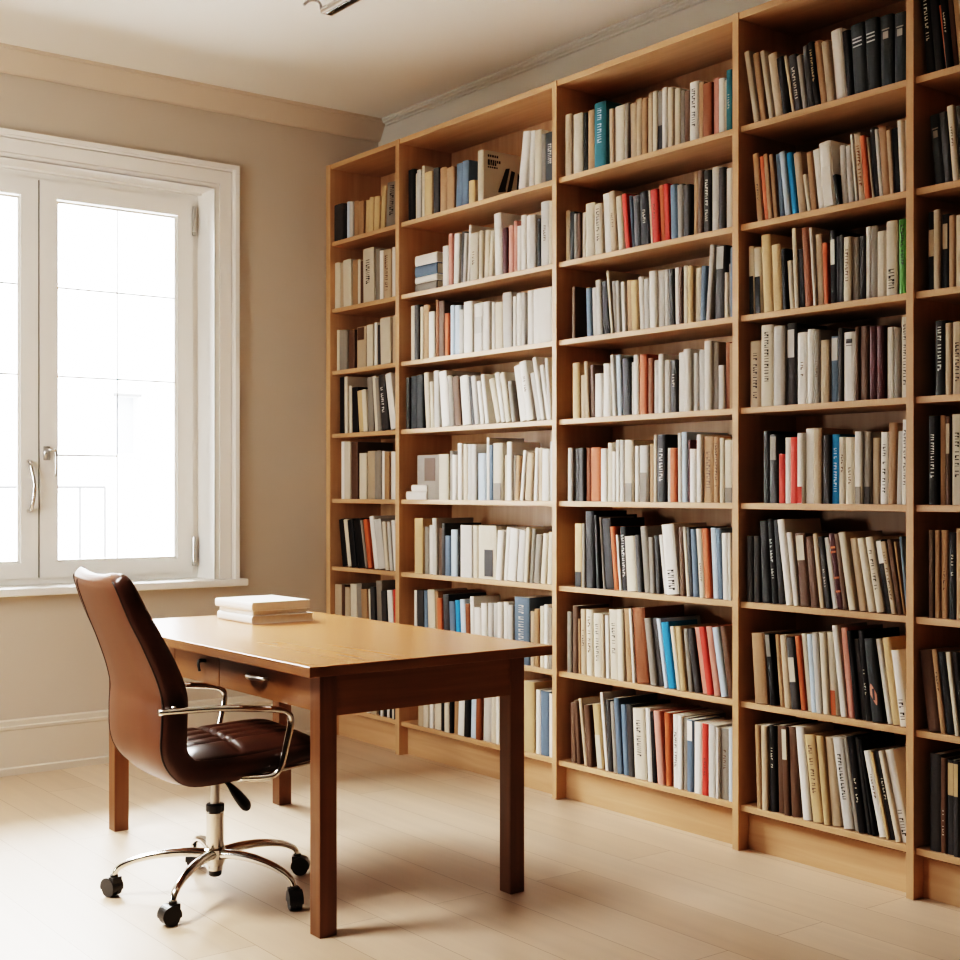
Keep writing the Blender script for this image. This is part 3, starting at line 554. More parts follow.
(4,8,3548,2698.7,158,15.4,297,160,0.1645,'A','',1, 'slim mid grey book leaning left, twelfth from left, bottom shelf, fourth bay from window'),
(4,8,3548,2682.2,158,25.9,303,179,0.1491,'K','',1, 'black book leaning left, thirteenth from left, bottom shelf, fourth bay from window'),
(4,8,3548,2651.0,158,13.0,304,187,0.1625,'D','',1, 'slim charcoal book leaning left, fourteenth from left, bottom shelf, fourth bay from window'),
(4,8,3548,2607.2,158,26.3,269,157,0.228,'W','',0, 'white book between black and ochre ones, bottom shelf, fourth bay from window'),
(4,8,3548,2567.5,158,23.2,273,206,0.2271,'K','',1, 'black book leaning left, eighteenth from left, bottom shelf, fourth bay from window'),
(4,8,3548,2540.6,158,15.6,280,222,0.235,'C','',0, 'slim cream book between black and white ones, bottom shelf, fourth bay from window'),
(4,8,3548,2523.6,158,28.6,284,208,0.2295,'W','tA',0, 'white book, rightmost on bottom shelf, fourth bay from window'),
(2,1,3548,4703.1,2511,41.9,224,225,0.0,'C','cover',0, 'large cream book showing its printed cover with dark chair, top shelf, second bay from window'),
(2,1,3548,4365.3,2511,48.1,237,201,-0.1413,'W','',0, 'white book, fourteenth from left, top shelf, second bay from window'),
(2,1,3548,4263.4,2511,41.0,226,222,-0.0097,'C','',1, 'cream book, sixteenth from left, top shelf, second bay from window'),
(2,1,3548,4231.3,2511,62.2,200,215,0.0,'Z','tG',0, 'thick slate book, only slate one on top shelf, second bay from window'),
(2,2,3548,4687.4,2170,58.1,206,184,-0.0119,'C','',1, 'thick cream book, seventh from left, second shelf down, second bay from window'),
(2,2,3548,4566.0,2170,49.8,266,151,0.0353,'W','',1, 'white book between cream and maroon ones, second shelf down, second bay from window'),
(2,2,3548,4264.1,2170,52.9,265,208,0.0,'G','',0, 'light grey book between black and cream ones, second shelf down, second bay from window'),
(2,3,3548,4789.0,1855,61.2,226,189,0.0,'W','',1, 'thick white book, twelfth from left, third shelf down, second bay from window'),
(2,3,3548,4722.6,1855,70.9,211,194,0.0,'W','lG55',1, 'thick white book, thirteenth from left, third shelf down, second bay from window'),
(2,3,3548,4576.8,1855,55.5,201,150,0.0,'C','',0, 'thick cream book, sixteenth from left, third shelf down, second bay from window'),
(2,3,3548,4514.1,1855,60.2,235,213,0.0196,'G','',0, 'thick light grey book, seventeenth from left, third shelf down, second bay from window'),
(2,3,3548,4313.8,1855,125.8,224,154,0.0,'W','box',1, 'wide plain white box file at right end, third shelf down, second bay from window'),
(2,4,3548,5219.2,1535,54.8,248,151,0.0,'Z','',1, 'thick slate book between charcoal and slate ones, fourth shelf down, second bay from window'),
(2,4,3548,4966.3,1535,57.5,252,201,0.104,'W','',1, 'thick white book leaning left, seventh from left, fourth shelf down, second bay from window'),
(2,4,3548,4801.4,1535,61.1,219,164,0.103,'W','',1, 'thick white book leaning left, tenth from left, fourth shelf down, second bay from window'),
(2,4,3548,4405.3,1535,52.0,240,170,0.188,'W','',0, 'white book leaning left, nineteenth from left, fourth shelf down, second bay from window'),
(2,4,3548,4347.7,1535,43.5,254,183,0.2018,'W','',0, 'white book leaning left, twentieth from left, fourth shelf down, second bay from window'),
(2,5,3548,5164.1,1205,176.2,206,30,0.0,'A','photo',0, 'book stood facing out with dark picture panel, fifth shelf down, second bay from window'),
(2,5,3548,4985.0,1205,73.4,207,191,0.0,'C','',0, 'thick cream book, second from left, fifth shelf down, second bay from window'),
(2,5,3548,4691.0,1205,57.2,205,167,0.0,'L','',0, 'thick pale blue book, only blue one on fifth shelf down, second bay from window'),
(2,5,3548,4579.2,1205,67.0,246,213,0.0,'C','lA15',1, 'thick cream book between steel blue and cream ones, fifth shelf down, second bay from window'),
(2,5,3548,4208.5,1205,47.6,213,176,-0.0202,'W','',0, 'white book, twenty-first from left, fifth shelf down, second bay from window'),
(2,6,3548,5175.1,863,66.3,256,208,0.0,'Y','',0, 'thick ochre book, leftmost on sixth shelf down, second bay from window'),
(2,6,3548,4820.1,863,82.6,231,197,0.0,'W','',1, 'thick white book between black and cream ones, sixth shelf down, second bay from window'),
(2,6,3548,4695.9,863,125.8,232,30,0.0,'C','photo',1, 'book stood facing out with dark picture panel, sixth shelf down, second bay from window'),
(2,6,3548,4429.9,863,56.1,223,152,-0.1024,'W','',1, 'thick white book, fifteenth from left, sixth shelf down, second bay from window'),
(2,6,3548,4378.3,863,46.4,217,206,-0.0829,'G','',0, 'light grey book, sixteenth from left, sixth shelf down, second bay from window'),
(2,7,3548,4437.8,518,96.4,281,153,0.0,'S','tG',0, 'thick steel blue book, twentieth from left, seventh shelf down, second bay from window'),
(2,8,3548,4377.5,158,68.8,293,224,0.0,'Y','',0, 'thick ochre book, eighteenth from left, bottom shelf, second bay from window'),
(1,1,3548,5337.5,2511,95.5,210,213,-0.0625,'A','tK',1, 'thick mid grey book, rightmost on top shelf, bay nearest the window'),
(1,2,3548,5812.8,2170,73.2,234,222,0.0171,'C','',1, 'thick cream book, third from left, second shelf down, bay nearest the window'),
(1,2,3548,5624.2,2170,97.2,263,212,0.0146,'C','tK',1, 'thick cream book, seventh from left, second shelf down, bay nearest the window'),
(1,2,3548,5440.6,2170,65.1,233,183,0.0,'B','tN',1, 'thick beige book, tenth from left, second shelf down, bay nearest the window'),
(1,3,3548,5693.8,1855,82.6,201,190,0.0,'B','lN85',1, 'thick beige book, fifth from left, third shelf down, bay nearest the window'),
(1,3,3548,5466.3,1855,87.2,220,205,0.0336,'C','',0, 'thick cream book, ninth from left, third shelf down, bay nearest the window'),
(1,4,3548,5456.7,1535,55.0,270,223,0.1233,'D','tW',1, 'thick charcoal book leaning left, tenth from left, fourth shelf down, bay nearest the window'),
(1,5,3548,5798.3,1205,57.2,287,184,0.0,'C','',1, 'thick cream book, second from left, fifth shelf down, bay nearest the window'),
(1,5,3548,5736.8,1205,60.3,283,212,0.0,'N','',0, 'thick dark brown book, third from left, fifth shelf down, bay nearest the window'),
(1,5,3548,5600.3,1205,64.9,236,161,0.0,'B','',0, 'thick beige book, fifth from left, fifth shelf down, bay nearest the window'),
(1,6,3548,5681.1,863,68.9,239,196,0.1808,'K','',0, 'thick black book between black and mid grey ones, sixth shelf down, bay nearest the window'),
(1,7,3548,5504.3,518,52.3,291,176,0.0578,'A','',0, 'mid grey book, ninth from left, seventh shelf down, bay nearest the window'),
(5,1,3548,2435.4,2511,30.8,264,224,0.089,'K','tW',0, 'black book, leftmost on top shelf, fifth bay, cut by frame'),
(5,1,3548,2402.1,2511,26.1,253,198,0.0948,'K','',0, 'black book between black and orange ones, top shelf, fifth bay, cut by frame'),
(5,1,3548,2361.2,2511,19.1,237,191,0.0998,'K','',1, 'black book between orange and brown ones, top shelf, fifth bay, cut by frame'),
(5,1,3548,2340.4,2511,14.7,228,171,0.1027,'N','',0, 'slim dark brown book between black and tan ones, top shelf, fifth bay, cut by frame'),
(5,1,3548,2324.7,2511,15.7,229,202,0.1015,'T','',0, 'slim tan book leaning left, sixth from left, top shelf, fifth bay, cut by frame'),
(5,2,3548,2407.9,2170,35.6,215,218,0.0973,'Z','b1',1, 'slate book, only slate one on second shelf down, fifth bay, cut by frame'),
(5,2,3548,2370.1,2170,23.9,215,165,0.0957,'D','',0, 'charcoal book between slate and cream ones, second shelf down, fifth bay, cut by frame'),
(5,2,3548,2344.1,2170,21.5,229,220,0.0888,'C','',0, 'cream book, third from left, second shelf down, fifth bay, cut by frame'),
(5,3,3548,2430.5,1855,23.4,238,156,0.0,'K','lB60',0, 'black book, leftmost on third shelf down, fifth bay, cut by frame'),
(5,3,3548,2405.0,1855,22.6,239,211,0.0,'B','',1, 'beige book, second from left, third shelf down, fifth bay, cut by frame'),
(5,3,3548,2379.8,1855,22.4,222,183,0.0,'K','lB70',0, 'black book, third from left, third shelf down, fifth bay, cut by frame'),
(5,3,3548,2355.4,1855,22.2,215,208,0.0,'T','',1, 'tan book between black and beige ones, third shelf down, fifth bay, cut by frame'),
(5,3,3548,2331.8,1855,22.5,212,215,0.0,'B','',0, 'beige book, rightmost on third shelf down, fifth bay, cut by frame'),
(5,4,3548,2400.4,1535,34.0,224,210,0.0,'K','tG',1, 'black book, leftmost on fourth shelf down, fifth bay, cut by frame'),
(5,4,3548,2364.4,1535,21.2,214,211,0.0,'B','',0, 'beige book between black and beige ones, fourth shelf down, fifth bay, cut by frame'),
(5,4,3548,2341.9,1535,34.9,215,207,0.0,'B','tK',0, 'beige book, rightmost on fourth shelf down, fifth bay, cut by frame'),
(5,5,3548,2424.1,1205,32.0,269,158,0.0,'K','tW',1, 'black book, leftmost on fifth shelf down, fifth bay, cut by frame'),
(5,5,3548,2390.1,1205,18.0,269,204,0.0,'T','',1, 'tan book between black and brown ones, fifth shelf down, fifth bay, cut by frame'),
(5,5,3548,2370.1,1205,16.1,265,181,0.0,'N','lB75',1, 'dark brown book, third from left, fifth shelf down, fifth bay, cut by frame'),
(5,5,3548,2351.4,1205,38.9,271,206,0.0,'C','tK',0, 'cream book, rightmost on fifth shelf down, fifth bay, cut by frame'),
(5,6,3548,2424.1,863,17.6,265,222,0.0,'N','',0, 'dark brown book, leftmost on sixth shelf down, fifth bay, cut by frame'),
(5,6,3548,2405.0,863,16.4,265,223,0.0,'T','',1, 'tan book, second from left, sixth shelf down, fifth bay, cut by frame'),
(5,6,3548,2387.2,863,23.6,266,184,0.0,'T','',1, 'tan book, third from left, sixth shelf down, fifth bay, cut by frame'),
(5,6,3548,2357.1,863,25.0,260,186,0.0,'K','',0, 'black book, fourth from left, sixth shelf down, fifth bay, cut by frame'),
(5,6,3548,2330.1,863,26.4,273,199,0.0,'T','',1, 'tan book, rightmost on sixth shelf down, fifth bay, cut by frame'),
(5,7,3548,2426.5,518,42.6,245,169,0.1315,'N','',0, 'dark brown book, leftmost on seventh shelf down, fifth bay, cut by frame'),
(5,7,3548,2381.8,518,16.6,251,219,0.126,'T','',1, 'tan book leaning left, second from left, seventh shelf down, fifth bay, cut by frame'),
(5,7,3548,2362.0,518,29.0,245,180,0.1344,'K','',0, 'black book leaning left, third from left, seventh shelf down, fifth bay, cut by frame'),
(5,7,3548,2330.9,518,14.9,248,196,0.1308,'C','',1, 'slim cream book between black and charcoal ones, seventh shelf down, fifth bay, cut by frame'),
(5,8,3548,2424.1,158,38.3,294,210,0.0,'D','',1, 'charcoal book, leftmost on bottom shelf, fifth bay, cut by frame'),
(5,8,3548,2384.4,158,17.4,286,195,0.0,'N','',1, 'dark brown book, second from left, bottom shelf, fifth bay, cut by frame'),
(5,8,3548,2365.0,158,25.7,283,208,0.0,'D','lY80',1, 'charcoal book, third from left, bottom shelf, fifth bay, cut by frame'),
(5,8,3548,2337.4,158,18.7,285,220,0.0,'D','lY80',1, 'charcoal book, fourth from left, bottom shelf, fifth bay, cut by frame')]
REST=[(3,1,3548,4001.0,2511,24.6,233,202,0.0,'K','lC45',0),
(3,1,3548,3840.5,2511,23.5,211,160,0.0108,'B','',0),
(3,1,3548,3756.4,2511,18.5,215,207,0.0,'A','',0),
(3,1,3548,3732.7,2511,33.6,208,205,0.0212,'B','',1),
(3,1,3548,3698.2,2511,28.9,216,207,0.0,'B','',0),
(3,1,3548,3668.4,2511,28.7,210,221,0.0,'T','',0),
(3,1,3548,3638.9,2511,23.1,226,203,0.0,'B','',1),
(3,1,3548,3614.9,2511,24.0,227,185,0.0,'C','',1),
(3,1,3548,3558.0,2511,23.5,226,154,0.0,'W','',1),
(3,1,3548,3530.1,2511,28.4,219,205,0.0,'C','',0),
(3,1,3548,3500.4,2511,28.1,210,217,0.0,'C','',0),
(3,1,3548,3471.0,2511,20.8,197,180,0.0,'A','',1),
(3,1,3548,3448.8,2511,22.7,190,152,0.0,'N','',0),
(3,1,3548,3379.4,2511,24.1,205,218,0.0,'T','',1),
(3,1,3548,3309.6,2511,23.6,202,182,0.0,'P','lW60',1),
(3,1,3548,3284.8,2511,25.3,195,181,0.0,'W','',0),
(3,1,3548,3257.3,2511,13.8,182,189,0.0,'B','',1),
(3,2,3548,4113.6,2170,27.9,205,203,0.0,'B','',0),
(3,2,3548,4084.2,2170,27.7,194,220,0.0,'K','',0),
(3,2,3548,4055.0,2170,20.2,183,207,0.0,'A','',0),
(3,2,3548,4033.3,2170,17.7,180,193,0.0,'N','',0),
(3,2,3548,4012.9,2170,22.3,181,177,0.0,'C','',1),
(3,2,3548,3791.7,2170,33.0,207,159,0.0815,'C','',1),
(3,2,3548,3752.7,2170,23.9,211,175,0.1057,'R','',0),
(3,2,3548,3727.8,2170,15.0,202,168,0.0875,'S','',1),
(3,2,3548,3617.1,2170,9.2,201,158,0.0637,'C','',1),
(3,2,3548,3569.4,2170,23.6,210,181,0.0598,'O','',1),
(3,2,3548,3544.9,2170,24.4,210,194,0.0495,'R','',0),
(3,2,3548,3480.1,2170,29.9,195,189,0.0208,'A','',1),
(3,2,3548,3402.0,2170,22.3,229,198,0.0,'T','tC',0),
(3,2,3548,3378.4,2170,25.1,228,199,0.0,'N','',0),
(3,3,3548,4061.1,1855,19.1,206,152,0.0,'N','',1),
(3,3,3548,3981.9,1855,31.5,193,189,0.037,'S','',1),
(3,3,3548,3948.9,1855,32.4,190,200,0.0371,'G','',0),
(3,3,3548,3912.5,1855,30.9,215,204,0.0541,'G','',0),
(3,3,3548,3880.2,1855,36.2,205,158,0.0564,'K','',1),
(3,3,3548,3833.7,1855,13.2,245,171,0.1026,'C','',1),
(3,3,3548,3819.5,1855,17.7,201,220,0.0677,'A','',1),
(3,3,3548,3800.8,1855,16.5,198,162,0.0455,'G','',0),
(3,3,3548,3776.4,1855,19.7,192,198,0.0465,'W','',1),
(3,3,3548,3753.1,1855,30.5,195,213,0.0226,'T','',1),
(3,3,3548,3721.2,1855,36.7,190,170,0.0231,'Y','',0),
(3,3,3548,3679.8,1855,25.5,199,187,0.0436,'W','',0),
(3,3,3548,3653.4,1855,27.4,187,158,0.0229,'G','tK',0),
(3,3,3548,3548.7,1855,23.4,209,203,0.0149,'G','',0),
(3,3,3548,3522.9,1855,26.3,207,208,0.0149,'D','',0),
(3,3,3548,3494.3,1855,20.0,209,161,0.0195,'W','',1),
(3,3,3548,3472.0,1855,19.8,208,152,0.0097,'N','',0),
(3,3,3548,3447.8,1855,19.7,210,156,0.0,'C','',0),
(3,3,3548,3426.8,1855,25.5,205,225,0.0,'Y','',1),
(3,3,3548,3397.1,1855,30.1,195,200,0.0,'C','',0),
(3,3,3548,3341.4,1855,23.0,196,157,-0.0298,'S','',0),
(3,3,3548,3317.2,1855,19.9,266,220,-0.0797,'G','',0),
(3,3,3548,3237.8,1855,16.6,160,196,-0.0118,'C','lT75',0),
(3,3,3548,3235.4,1855,12.8,189,208,0.0,'A','',0),
(3,3,3548,3221.6,1855,18.3,243,213,0.0,'S','',0),
(3,4,3548,4021.3,1535,31.9,171,224,0.014,'B','',0),
(3,4,3548,3981.9,1535,19.8,223,184,0.0426,'B','',0),
(3,4,3548,3958.3,1535,23.1,207,195,0.0228,'N','',1),
(3,4,3548,3932.5,1535,44.9,170,213,0.0,'W','',0),
(3,4,3548,3826.9,1535,16.6,237,216,0.0669,'W','',0),
(3,4,3548,3808.8,1535,26.6,235,169,0.0384,'L','',0),
(3,4,3548,3727.8,1535,16.1,200,176,0.0,'G','',1),
(3,4,3548,3708.9,1535,26.8,226,187,0.0097,'W','',1),
(3,4,3548,3639.7,1535,27.3,209,156,0.0,'X','',1),
(3,4,3548,3608.3,1535,28.1,199,191,0.0,'G','',0),
(3,4,3548,3577.9,1535,24.7,219,171,0.0,'W','',0),
(3,4,3548,3551.8,1535,30.7,195,223,0.0,'G','',1),
(3,4,3548,3404.0,1535,23.3,209,205,0.0,'G','',0),
(3,4,3548,3281.9,1535,27.1,156,174,0.0,'G','',0),
(3,4,3548,3251.7,1535,19.4,235,186,0.0,'X','',1),
(3,4,3548,3231.1,1535,16.5,230,191,0.0,'T','',0),
(3,5,3548,4087.9,1205,28.9,213,199,0.0,'G','',1),
(3,5,3548,4055.0,1205,34.6,210,222,0.0,'K','',1),
(3,5,3548,4018.9,1205,28.3,212,197,0.0,'D','tC',1),
(3,5,3548,3989.1,1205,28.1,211,214,0.0,'X','',1),
(3,5,3548,3895.4,1205,35.3,206,163,0.0,'W','',1),
(3,5,3548,3858.7,1205,29.2,227,207,0.0,'C','lK12',0),
(3,5,3548,3828.0,1205,20.0,193,153,0.0,'W','',1),
(3,5,3548,3806.6,1205,17.6,237,154,0.0,'W','',1),
(3,5,3548,3784.2,1205,26.4,236,159,0.0,'G','',0),
(3,5,3548,3704.8,1205,22.5,211,225,0.0,'W','',0),
(3,5,3548,3629.5,1205,23.0,217,222,0.0,'T','',1),
(3,5,3548,3604.1,1205,16.5,251,175,0.0,'C','',1),
(3,5,3548,3536.3,1205,18.2,200,153,0.0,'G','',0),
(3,5,3548,3479.9,1205,17.9,253,190,0.008,'W','',0),
(3,5,3548,3431.8,1205,12.6,226,202,0.0,'M','',0),
(3,5,3548,3383.3,1205,23.2,244,225,0.0,'W','',1),
(3,5,3548,3279.1,1205,19.6,229,153,0.0,'C','',1),
(3,6,3548,4001.0,863,17.5,254,219,0.0,'A','',0),
(3,6,3548,3914.6,863,18.3,289,217,0.0566,'K','',0),
(3,6,3548,3888.1,863,7.8,282,179,0.0825,'G','',0),
(3,6,3548,3821.2,863,25.6,245,212,0.1027,'O','',1),
(3,6,3548,3794.6,863,12.0,214,154,0.0951,'W','',0),
(3,6,3548,3686.8,863,27.8,217,197,0.0754,'D','lW12',0),
(3,6,3548,3617.8,863,25.1,210,169,0.0508,'A','',1),
(3,6,3548,3591.8,863,21.7,216,217,0.049,'D','',0),
(3,6,3548,3551.2,863,17.3,221,180,0.1332,'W','',0),
(3,6,3548,3470.6,863,21.0,252,177,0.0323,'N','',1),
(3,6,3548,3436.9,863,13.7,253,165,0.0802,'C','',0),
(3,6,3548,3422.2,863,17.7,251,198,0.0641,'D','',0),
(3,6,3548,3228.3,863,12.8,236,203,0.0159,'G','',0),
(3,6,3548,3214.7,863,14.6,233,223,0.008,'W','',0),
(3,7,3548,4094.0,518,26.5,243,191,0.0,'A','',1),
(3,7,3548,4029.1,518,11.7,219,198,0.011,'T','',0),
(3,7,3548,3886.2,518,15.8,245,185,0.0282,'B','',0),
(3,7,3548,3868.3,518,21.4,243,163,0.0331,'W','tK',1),
(3,7,3548,3713.1,518,12.8,280,163,0.0787,'W','',0),
(3,7,3548,3545.9,518,21.1,256,213,0.1644,'L','',1),
(3,7,3548,3484.1,518,20.7,232,182,0.1549,'C','',1),
(3,7,3548,3426.8,518,21.4,228,216,0.1141,'A','',0),
(3,8,3548,4075.7,158,27.6,239,224,0.0204,'N','',0),
(3,8,3548,4033.9,158,21.3,253,211,0.0765,'N','',0),
(3,8,3548,3993.8,158,17.3,263,181,0.1366,'B','',1),
(3,8,3548,3874.7,158,15.6,301,177,0.1074,'W','',1),
(3,8,3548,3856.4,158,23.5,277,191,0.0577,'D','',0),
(3,8,3548,3827.3,158,23.3,273,217,0.075,'A','',0),
(3,8,3548,3606.2,158,18.6,264,188,0.0522,'K','',1),
(3,8,3548,3479.0,158,20.9,267,220,0.0,'W','',0),
(3,8,3548,3455.8,158,21.7,263,201,0.0,'A','',0),
(3,8,3548,3284.8,158,8.2,250,174,0.0,'W','',1),
(3,8,3548,3231.1,158,19.2,255,185,0.0,'L','',1),
(4,1,3548,3053.6,2511,17.0,245,162,0.1669,'C','',0),
(4,1,3548,2950.7,2511,12.2,199,155,0.1726,'B','',0),
(4,1,3548,2905.7,2511,20.3,185,151,0.1457,'A','',0),
(4,2,3548,3066.8,2170,16.3,221,224,0.1127,'O','',1),
(4,2,3548,3048.3,2170,18.8,224,163,0.1022,'T','',0),
(4,2,3548,3028.2,2170,17.8,220,175,0.0994,'T','',1),
(4,2,3548,3006.6,2170,19.4,217,213,0.088,'S','',1),
(4,2,3548,2890.4,2170,15.2,127,198,0.1588,'C','',0),
(4,2,3548,2761.5,2170,13.7,100,209,0.1811,'K','',1),
(4,2,3548,2746.6,2170,20.9,191,201,0.0663,'G','',0),
(4,2,3548,2724.8,2170,20.7,186,173,0.0632,'G','',1),
(4,2,3548,2696.5,2170,8.2,221,179,0.099,'W','',1),
(4,2,3548,2657.2,2170,19.4,205,191,0.0977,'O','',0),
(4,2,3548,2633.3,2170,6.5,199,220,0.1151,'C','',1),
(4,2,3548,2602.2,2170,11.6,215,215,0.0874,'G','',0),
(4,2,3548,2560.9,2170,13.6,201,151,0.0735,'B','',1),
(4,2,3548,2523.9,2170,14.2,223,206,0.0522,'W','',0),
(4,2,3548,2508.8,2170,12.6,221,169,0.0261,'W','tA',0),
(4,3,3548,2985.9,1855,18.5,205,203,0.0335,'K','',1),
(4,3,3548,2959.3,1855,18.3,163,191,0.0786,'C','',1),
(4,3,3548,2940.0,1855,17.4,269,158,0.0472,'C','',0),
(4,3,3548,2857.1,1855,11.1,260,212,0.0696,'W','',0),
(4,3,3548,2817.0,1855,18.2,201,176,0.0362,'O','',0),
(4,3,3548,2771.3,1855,16.3,216,152,0.0074,'K','',1),
(4,3,3548,2753.1,1855,13.1,217,161,0.0,'D','',0),
(4,3,3548,2679.9,1855,19.6,203,175,0.0,'D','lG70',0),
(4,3,3548,2658.5,1855,16.4,229,194,0.0,'W','',0),
(4,4,3548,2757.8,1535,17.0,237,179,0.0,'D','',0),
(4,4,3548,2690.7,1535,13.5,234,178,0.0,'N','tY',1),
(4,5,3548,3010.0,1205,25.5,166,155,0.0,'R','',1),
(4,6,3548,2740.4,863,16.7,247,195,0.1477,'N','',0),
(4,6,3548,2534.3,863,15.4,235,158,0.1756,'N','',0),
(4,6,3548,2516.2,863,6.8,228,180,0.1598,'T','',0),
(4,6,3548,2507.5,863,9.0,243,221,0.1073,'S','',0),
(4,7,3548,3005.7,518,16.8,242,196,0.0931,'T','',1),
(4,7,3548,2887.3,518,16.9,255,220,0.1081,'C','tK',1),
(4,8,3548,2631.8,158,10.1,300,154,0.1794,'K','',1),
(4,8,3548,2578.5,158,9.8,270,196,0.2308,'Y','',1),
(2,1,3548,5241.5,2511,26.1,240,173,0.0,'K','tW',0),
(2,1,3548,5212.3,2511,28.7,238,217,0.0,'K','',0),
(2,1,3548,5180.6,2511,20.3,214,155,0.0,'C','',1),
(2,1,3548,5158.6,2511,33.7,224,197,0.0,'G','',0),
(2,1,3548,5121.9,2511,21.3,237,197,0.0,'C','',0),
(2,1,3548,5096.3,2511,61.1,200,198,0.0,'Y','tN',0),
(2,1,3548,5031.0,2511,43.1,208,179,0.0,'D','',1),
(2,1,3548,4977.2,2511,51.5,199,189,0.0,'T','tN',0),
(2,1,3548,4922.8,2511,57.1,188,196,0.0,'T','tN',1),
(2,1,3548,4808.9,2511,51.2,194,169,-0.026,'S','',0),
(2,1,3548,4759.3,2511,46.7,195,176,-0.0383,'S','',0),
(2,1,3548,4754.4,2511,43.7,100,183,0.0,'Y','tN',0),
(2,1,3548,4313.7,2511,29.3,231,181,-0.0477,'W','',0),
(2,1,3548,4260.9,2511,28.7,203,213,0.0,'A','',0),
(2,2,3548,4964.1,2170,43.6,184,196,0.0,'W','',0),
(2,2,3548,4915.1,2170,27.8,233,202,0.0,'P','tN',1),
(2,2,3548,4843.9,2170,40.2,226,160,-0.0337,'W','',0),
(2,2,3548,4797.6,2170,25.9,227,155,-0.0441,'D','',0),
(2,2,3548,4775.3,2170,19.5,215,190,-0.0577,'G','',0),
(2,2,3548,4756.8,2170,15.7,249,214,-0.0596,'W','',0),
(2,2,3548,4657.3,2170,27.3,210,189,-0.0172,'C','',0),
(2,2,3548,4620.4,2170,34.2,208,159,-0.0461,'C','',0),
(2,2,3548,4589.7,2170,27.9,198,199,-0.0836,'C','',1),
(2,2,3548,4515.3,2170,34.2,196,182,0.0,'M','',1),
(2,2,3548,4480.2,2170,32.7,201,180,0.0,'P','',0),
(2,2,3548,4446.7,2170,23.4,217,169,0.0,'P','',1),
(2,2,3548,4422.4,2170,25.4,191,208,0.0,'W','',0),
(2,2,3548,4396.1,2170,33.0,232,206,0.0,'W','',1),
(2,2,3548,4362.0,2170,31.5,225,159,0.0,'W','',1),
(2,2,3548,4328.0,2170,36.6,220,159,0.0,'G','',0),
(2,2,3548,4287.8,2170,20.2,201,198,0.0,'K','',1),
(2,2,3548,4208.8,2170,20.7,260,204,0.0,'C','',0),
(2,3,3548,5216.4,1855,34.2,256,217,0.0,'C','',1),
(2,3,3548,5180.6,1855,35.3,256,158,0.0,'D','',1),
(2,3,3548,5140.9,1855,24.1,244,201,0.0,'C','',0),
(2,3,3548,5112.5,1855,45.3,248,152,0.0,'T','',1),
(2,3,3548,5062.8,1855,46.1,212,177,0.0,'W','',0),
(2,3,3548,5011.2,1855,23.3,261,206,0.0,'X','',1),
(2,3,3548,4985.0,1855,42.6,253,155,0.0,'N','',1),
(2,3,3548,4939.5,1855,31.8,192,178,0.0,'O','',1),
(2,3,3548,4902.3,1855,30.3,225,191,0.0,'L','',0),
(2,3,3548,4870.5,1855,41.3,220,155,0.0,'L','lW15',1),
(2,3,3548,4826.4,1855,32.1,196,203,0.0,'G','',1),
(2,3,3548,4649.0,1855,43.6,211,195,0.0,'W','',1),
(2,3,3548,4600.3,1855,20.9,204,189,0.0,'W','',0),
(2,3,3548,4450.2,1855,21.1,212,214,0.0,'W','',1),
(2,3,3548,4426.6,1855,34.4,222,212,0.0,'W','',1),
(2,3,3548,4388.6,1855,26.3,220,194,0.0,'G','',1),
(2,3,3548,4356.5,1855,38.0,226,208,0.0,'W','',0),
(2,4,3548,5249.8,1535,27.6,243,209,0.0,'D','',0),
(2,4,3548,5160.9,1535,48.6,250,194,0.0109,'Z','',1),
(2,4,3548,5095.9,1535,34.4,256,195,0.0739,'C','',0),
(2,4,3548,5060.5,1535,30.2,212,213,0.0503,'C','',1),
(2,4,3548,5028.3,1535,40.4,259,181,0.0204,'G','',0),
(2,4,3548,4907.6,1535,42.9,229,197,0.0784,'A','',1),
(2,4,3548,4858.3,1535,46.0,222,201,0.1032,'N','',1),
(2,4,3548,4734.3,1535,21.5,216,193,0.1251,'D','',0),
(2,4,3548,4709.3,1535,35.6,215,221,0.1368,'G','',0),
(2,4,3548,4671.7,1535,27.0,190,153,0.14,'W','',1),
(2,4,3548,4639.4,1535,26.7,218,161,0.1541,'W','',0),
(2,4,3548,4565.1,1535,33.3,197,203,0.2658,'C','',1),
(2,4,3548,4524.5,1535,31.2,219,180,0.2032,'W','',0),
(2,4,3548,4491.2,1535,35.4,216,155,0.1933,'C','',1),
(2,4,3548,4451.4,1535,27.5,176,163,0.1552,'A','',1),
(2,4,3548,4294.5,1535,33.2,203,219,0.2393,'G','',0),
(2,4,3548,4257.7,1535,22.6,268,175,0.2189,'W','',1),
(2,4,3548,4232.1,1535,23.6,231,161,0.1957,'W','',1),
(2,4,3548,4205.6,1535,20.6,255,175,0.0996,'G','',0),
(2,5,3548,4908.7,1205,25.2,221,222,0.0,'A','',0),
(2,5,3548,4878.1,1205,32.6,202,154,0.0,'W','',1),
(2,5,3548,4842.7,1205,32.3,253,201,0.0,'W','',0),
(2,5,3548,4807.6,1205,33.2,248,200,0.0,'C','',0),
(2,5,3548,4770.4,1205,35.3,247,162,0.0,'G','',0),
(2,5,3548,4733.5,1205,36.2,246,168,0.0,'G','',1),
(2,5,3548,4631.1,1205,18.7,272,196,0.0,'W','',1),
(2,5,3548,4609.8,1205,25.6,239,182,0.0,'S','',0),
(2,5,3548,4508.4,1205,21.5,194,155,0.0,'C','',0),
(2,5,3548,4484.3,1205,36.0,249,157,0.0,'W','',0),
(2,5,3548,4445.7,1205,13.2,193,200,0.0,'A','',1),
(2,5,3548,4398.6,1205,29.9,189,216,-0.0476,'T','',1),
(2,5,3548,4374.2,1205,21.8,210,187,-0.1165,'W','',1),
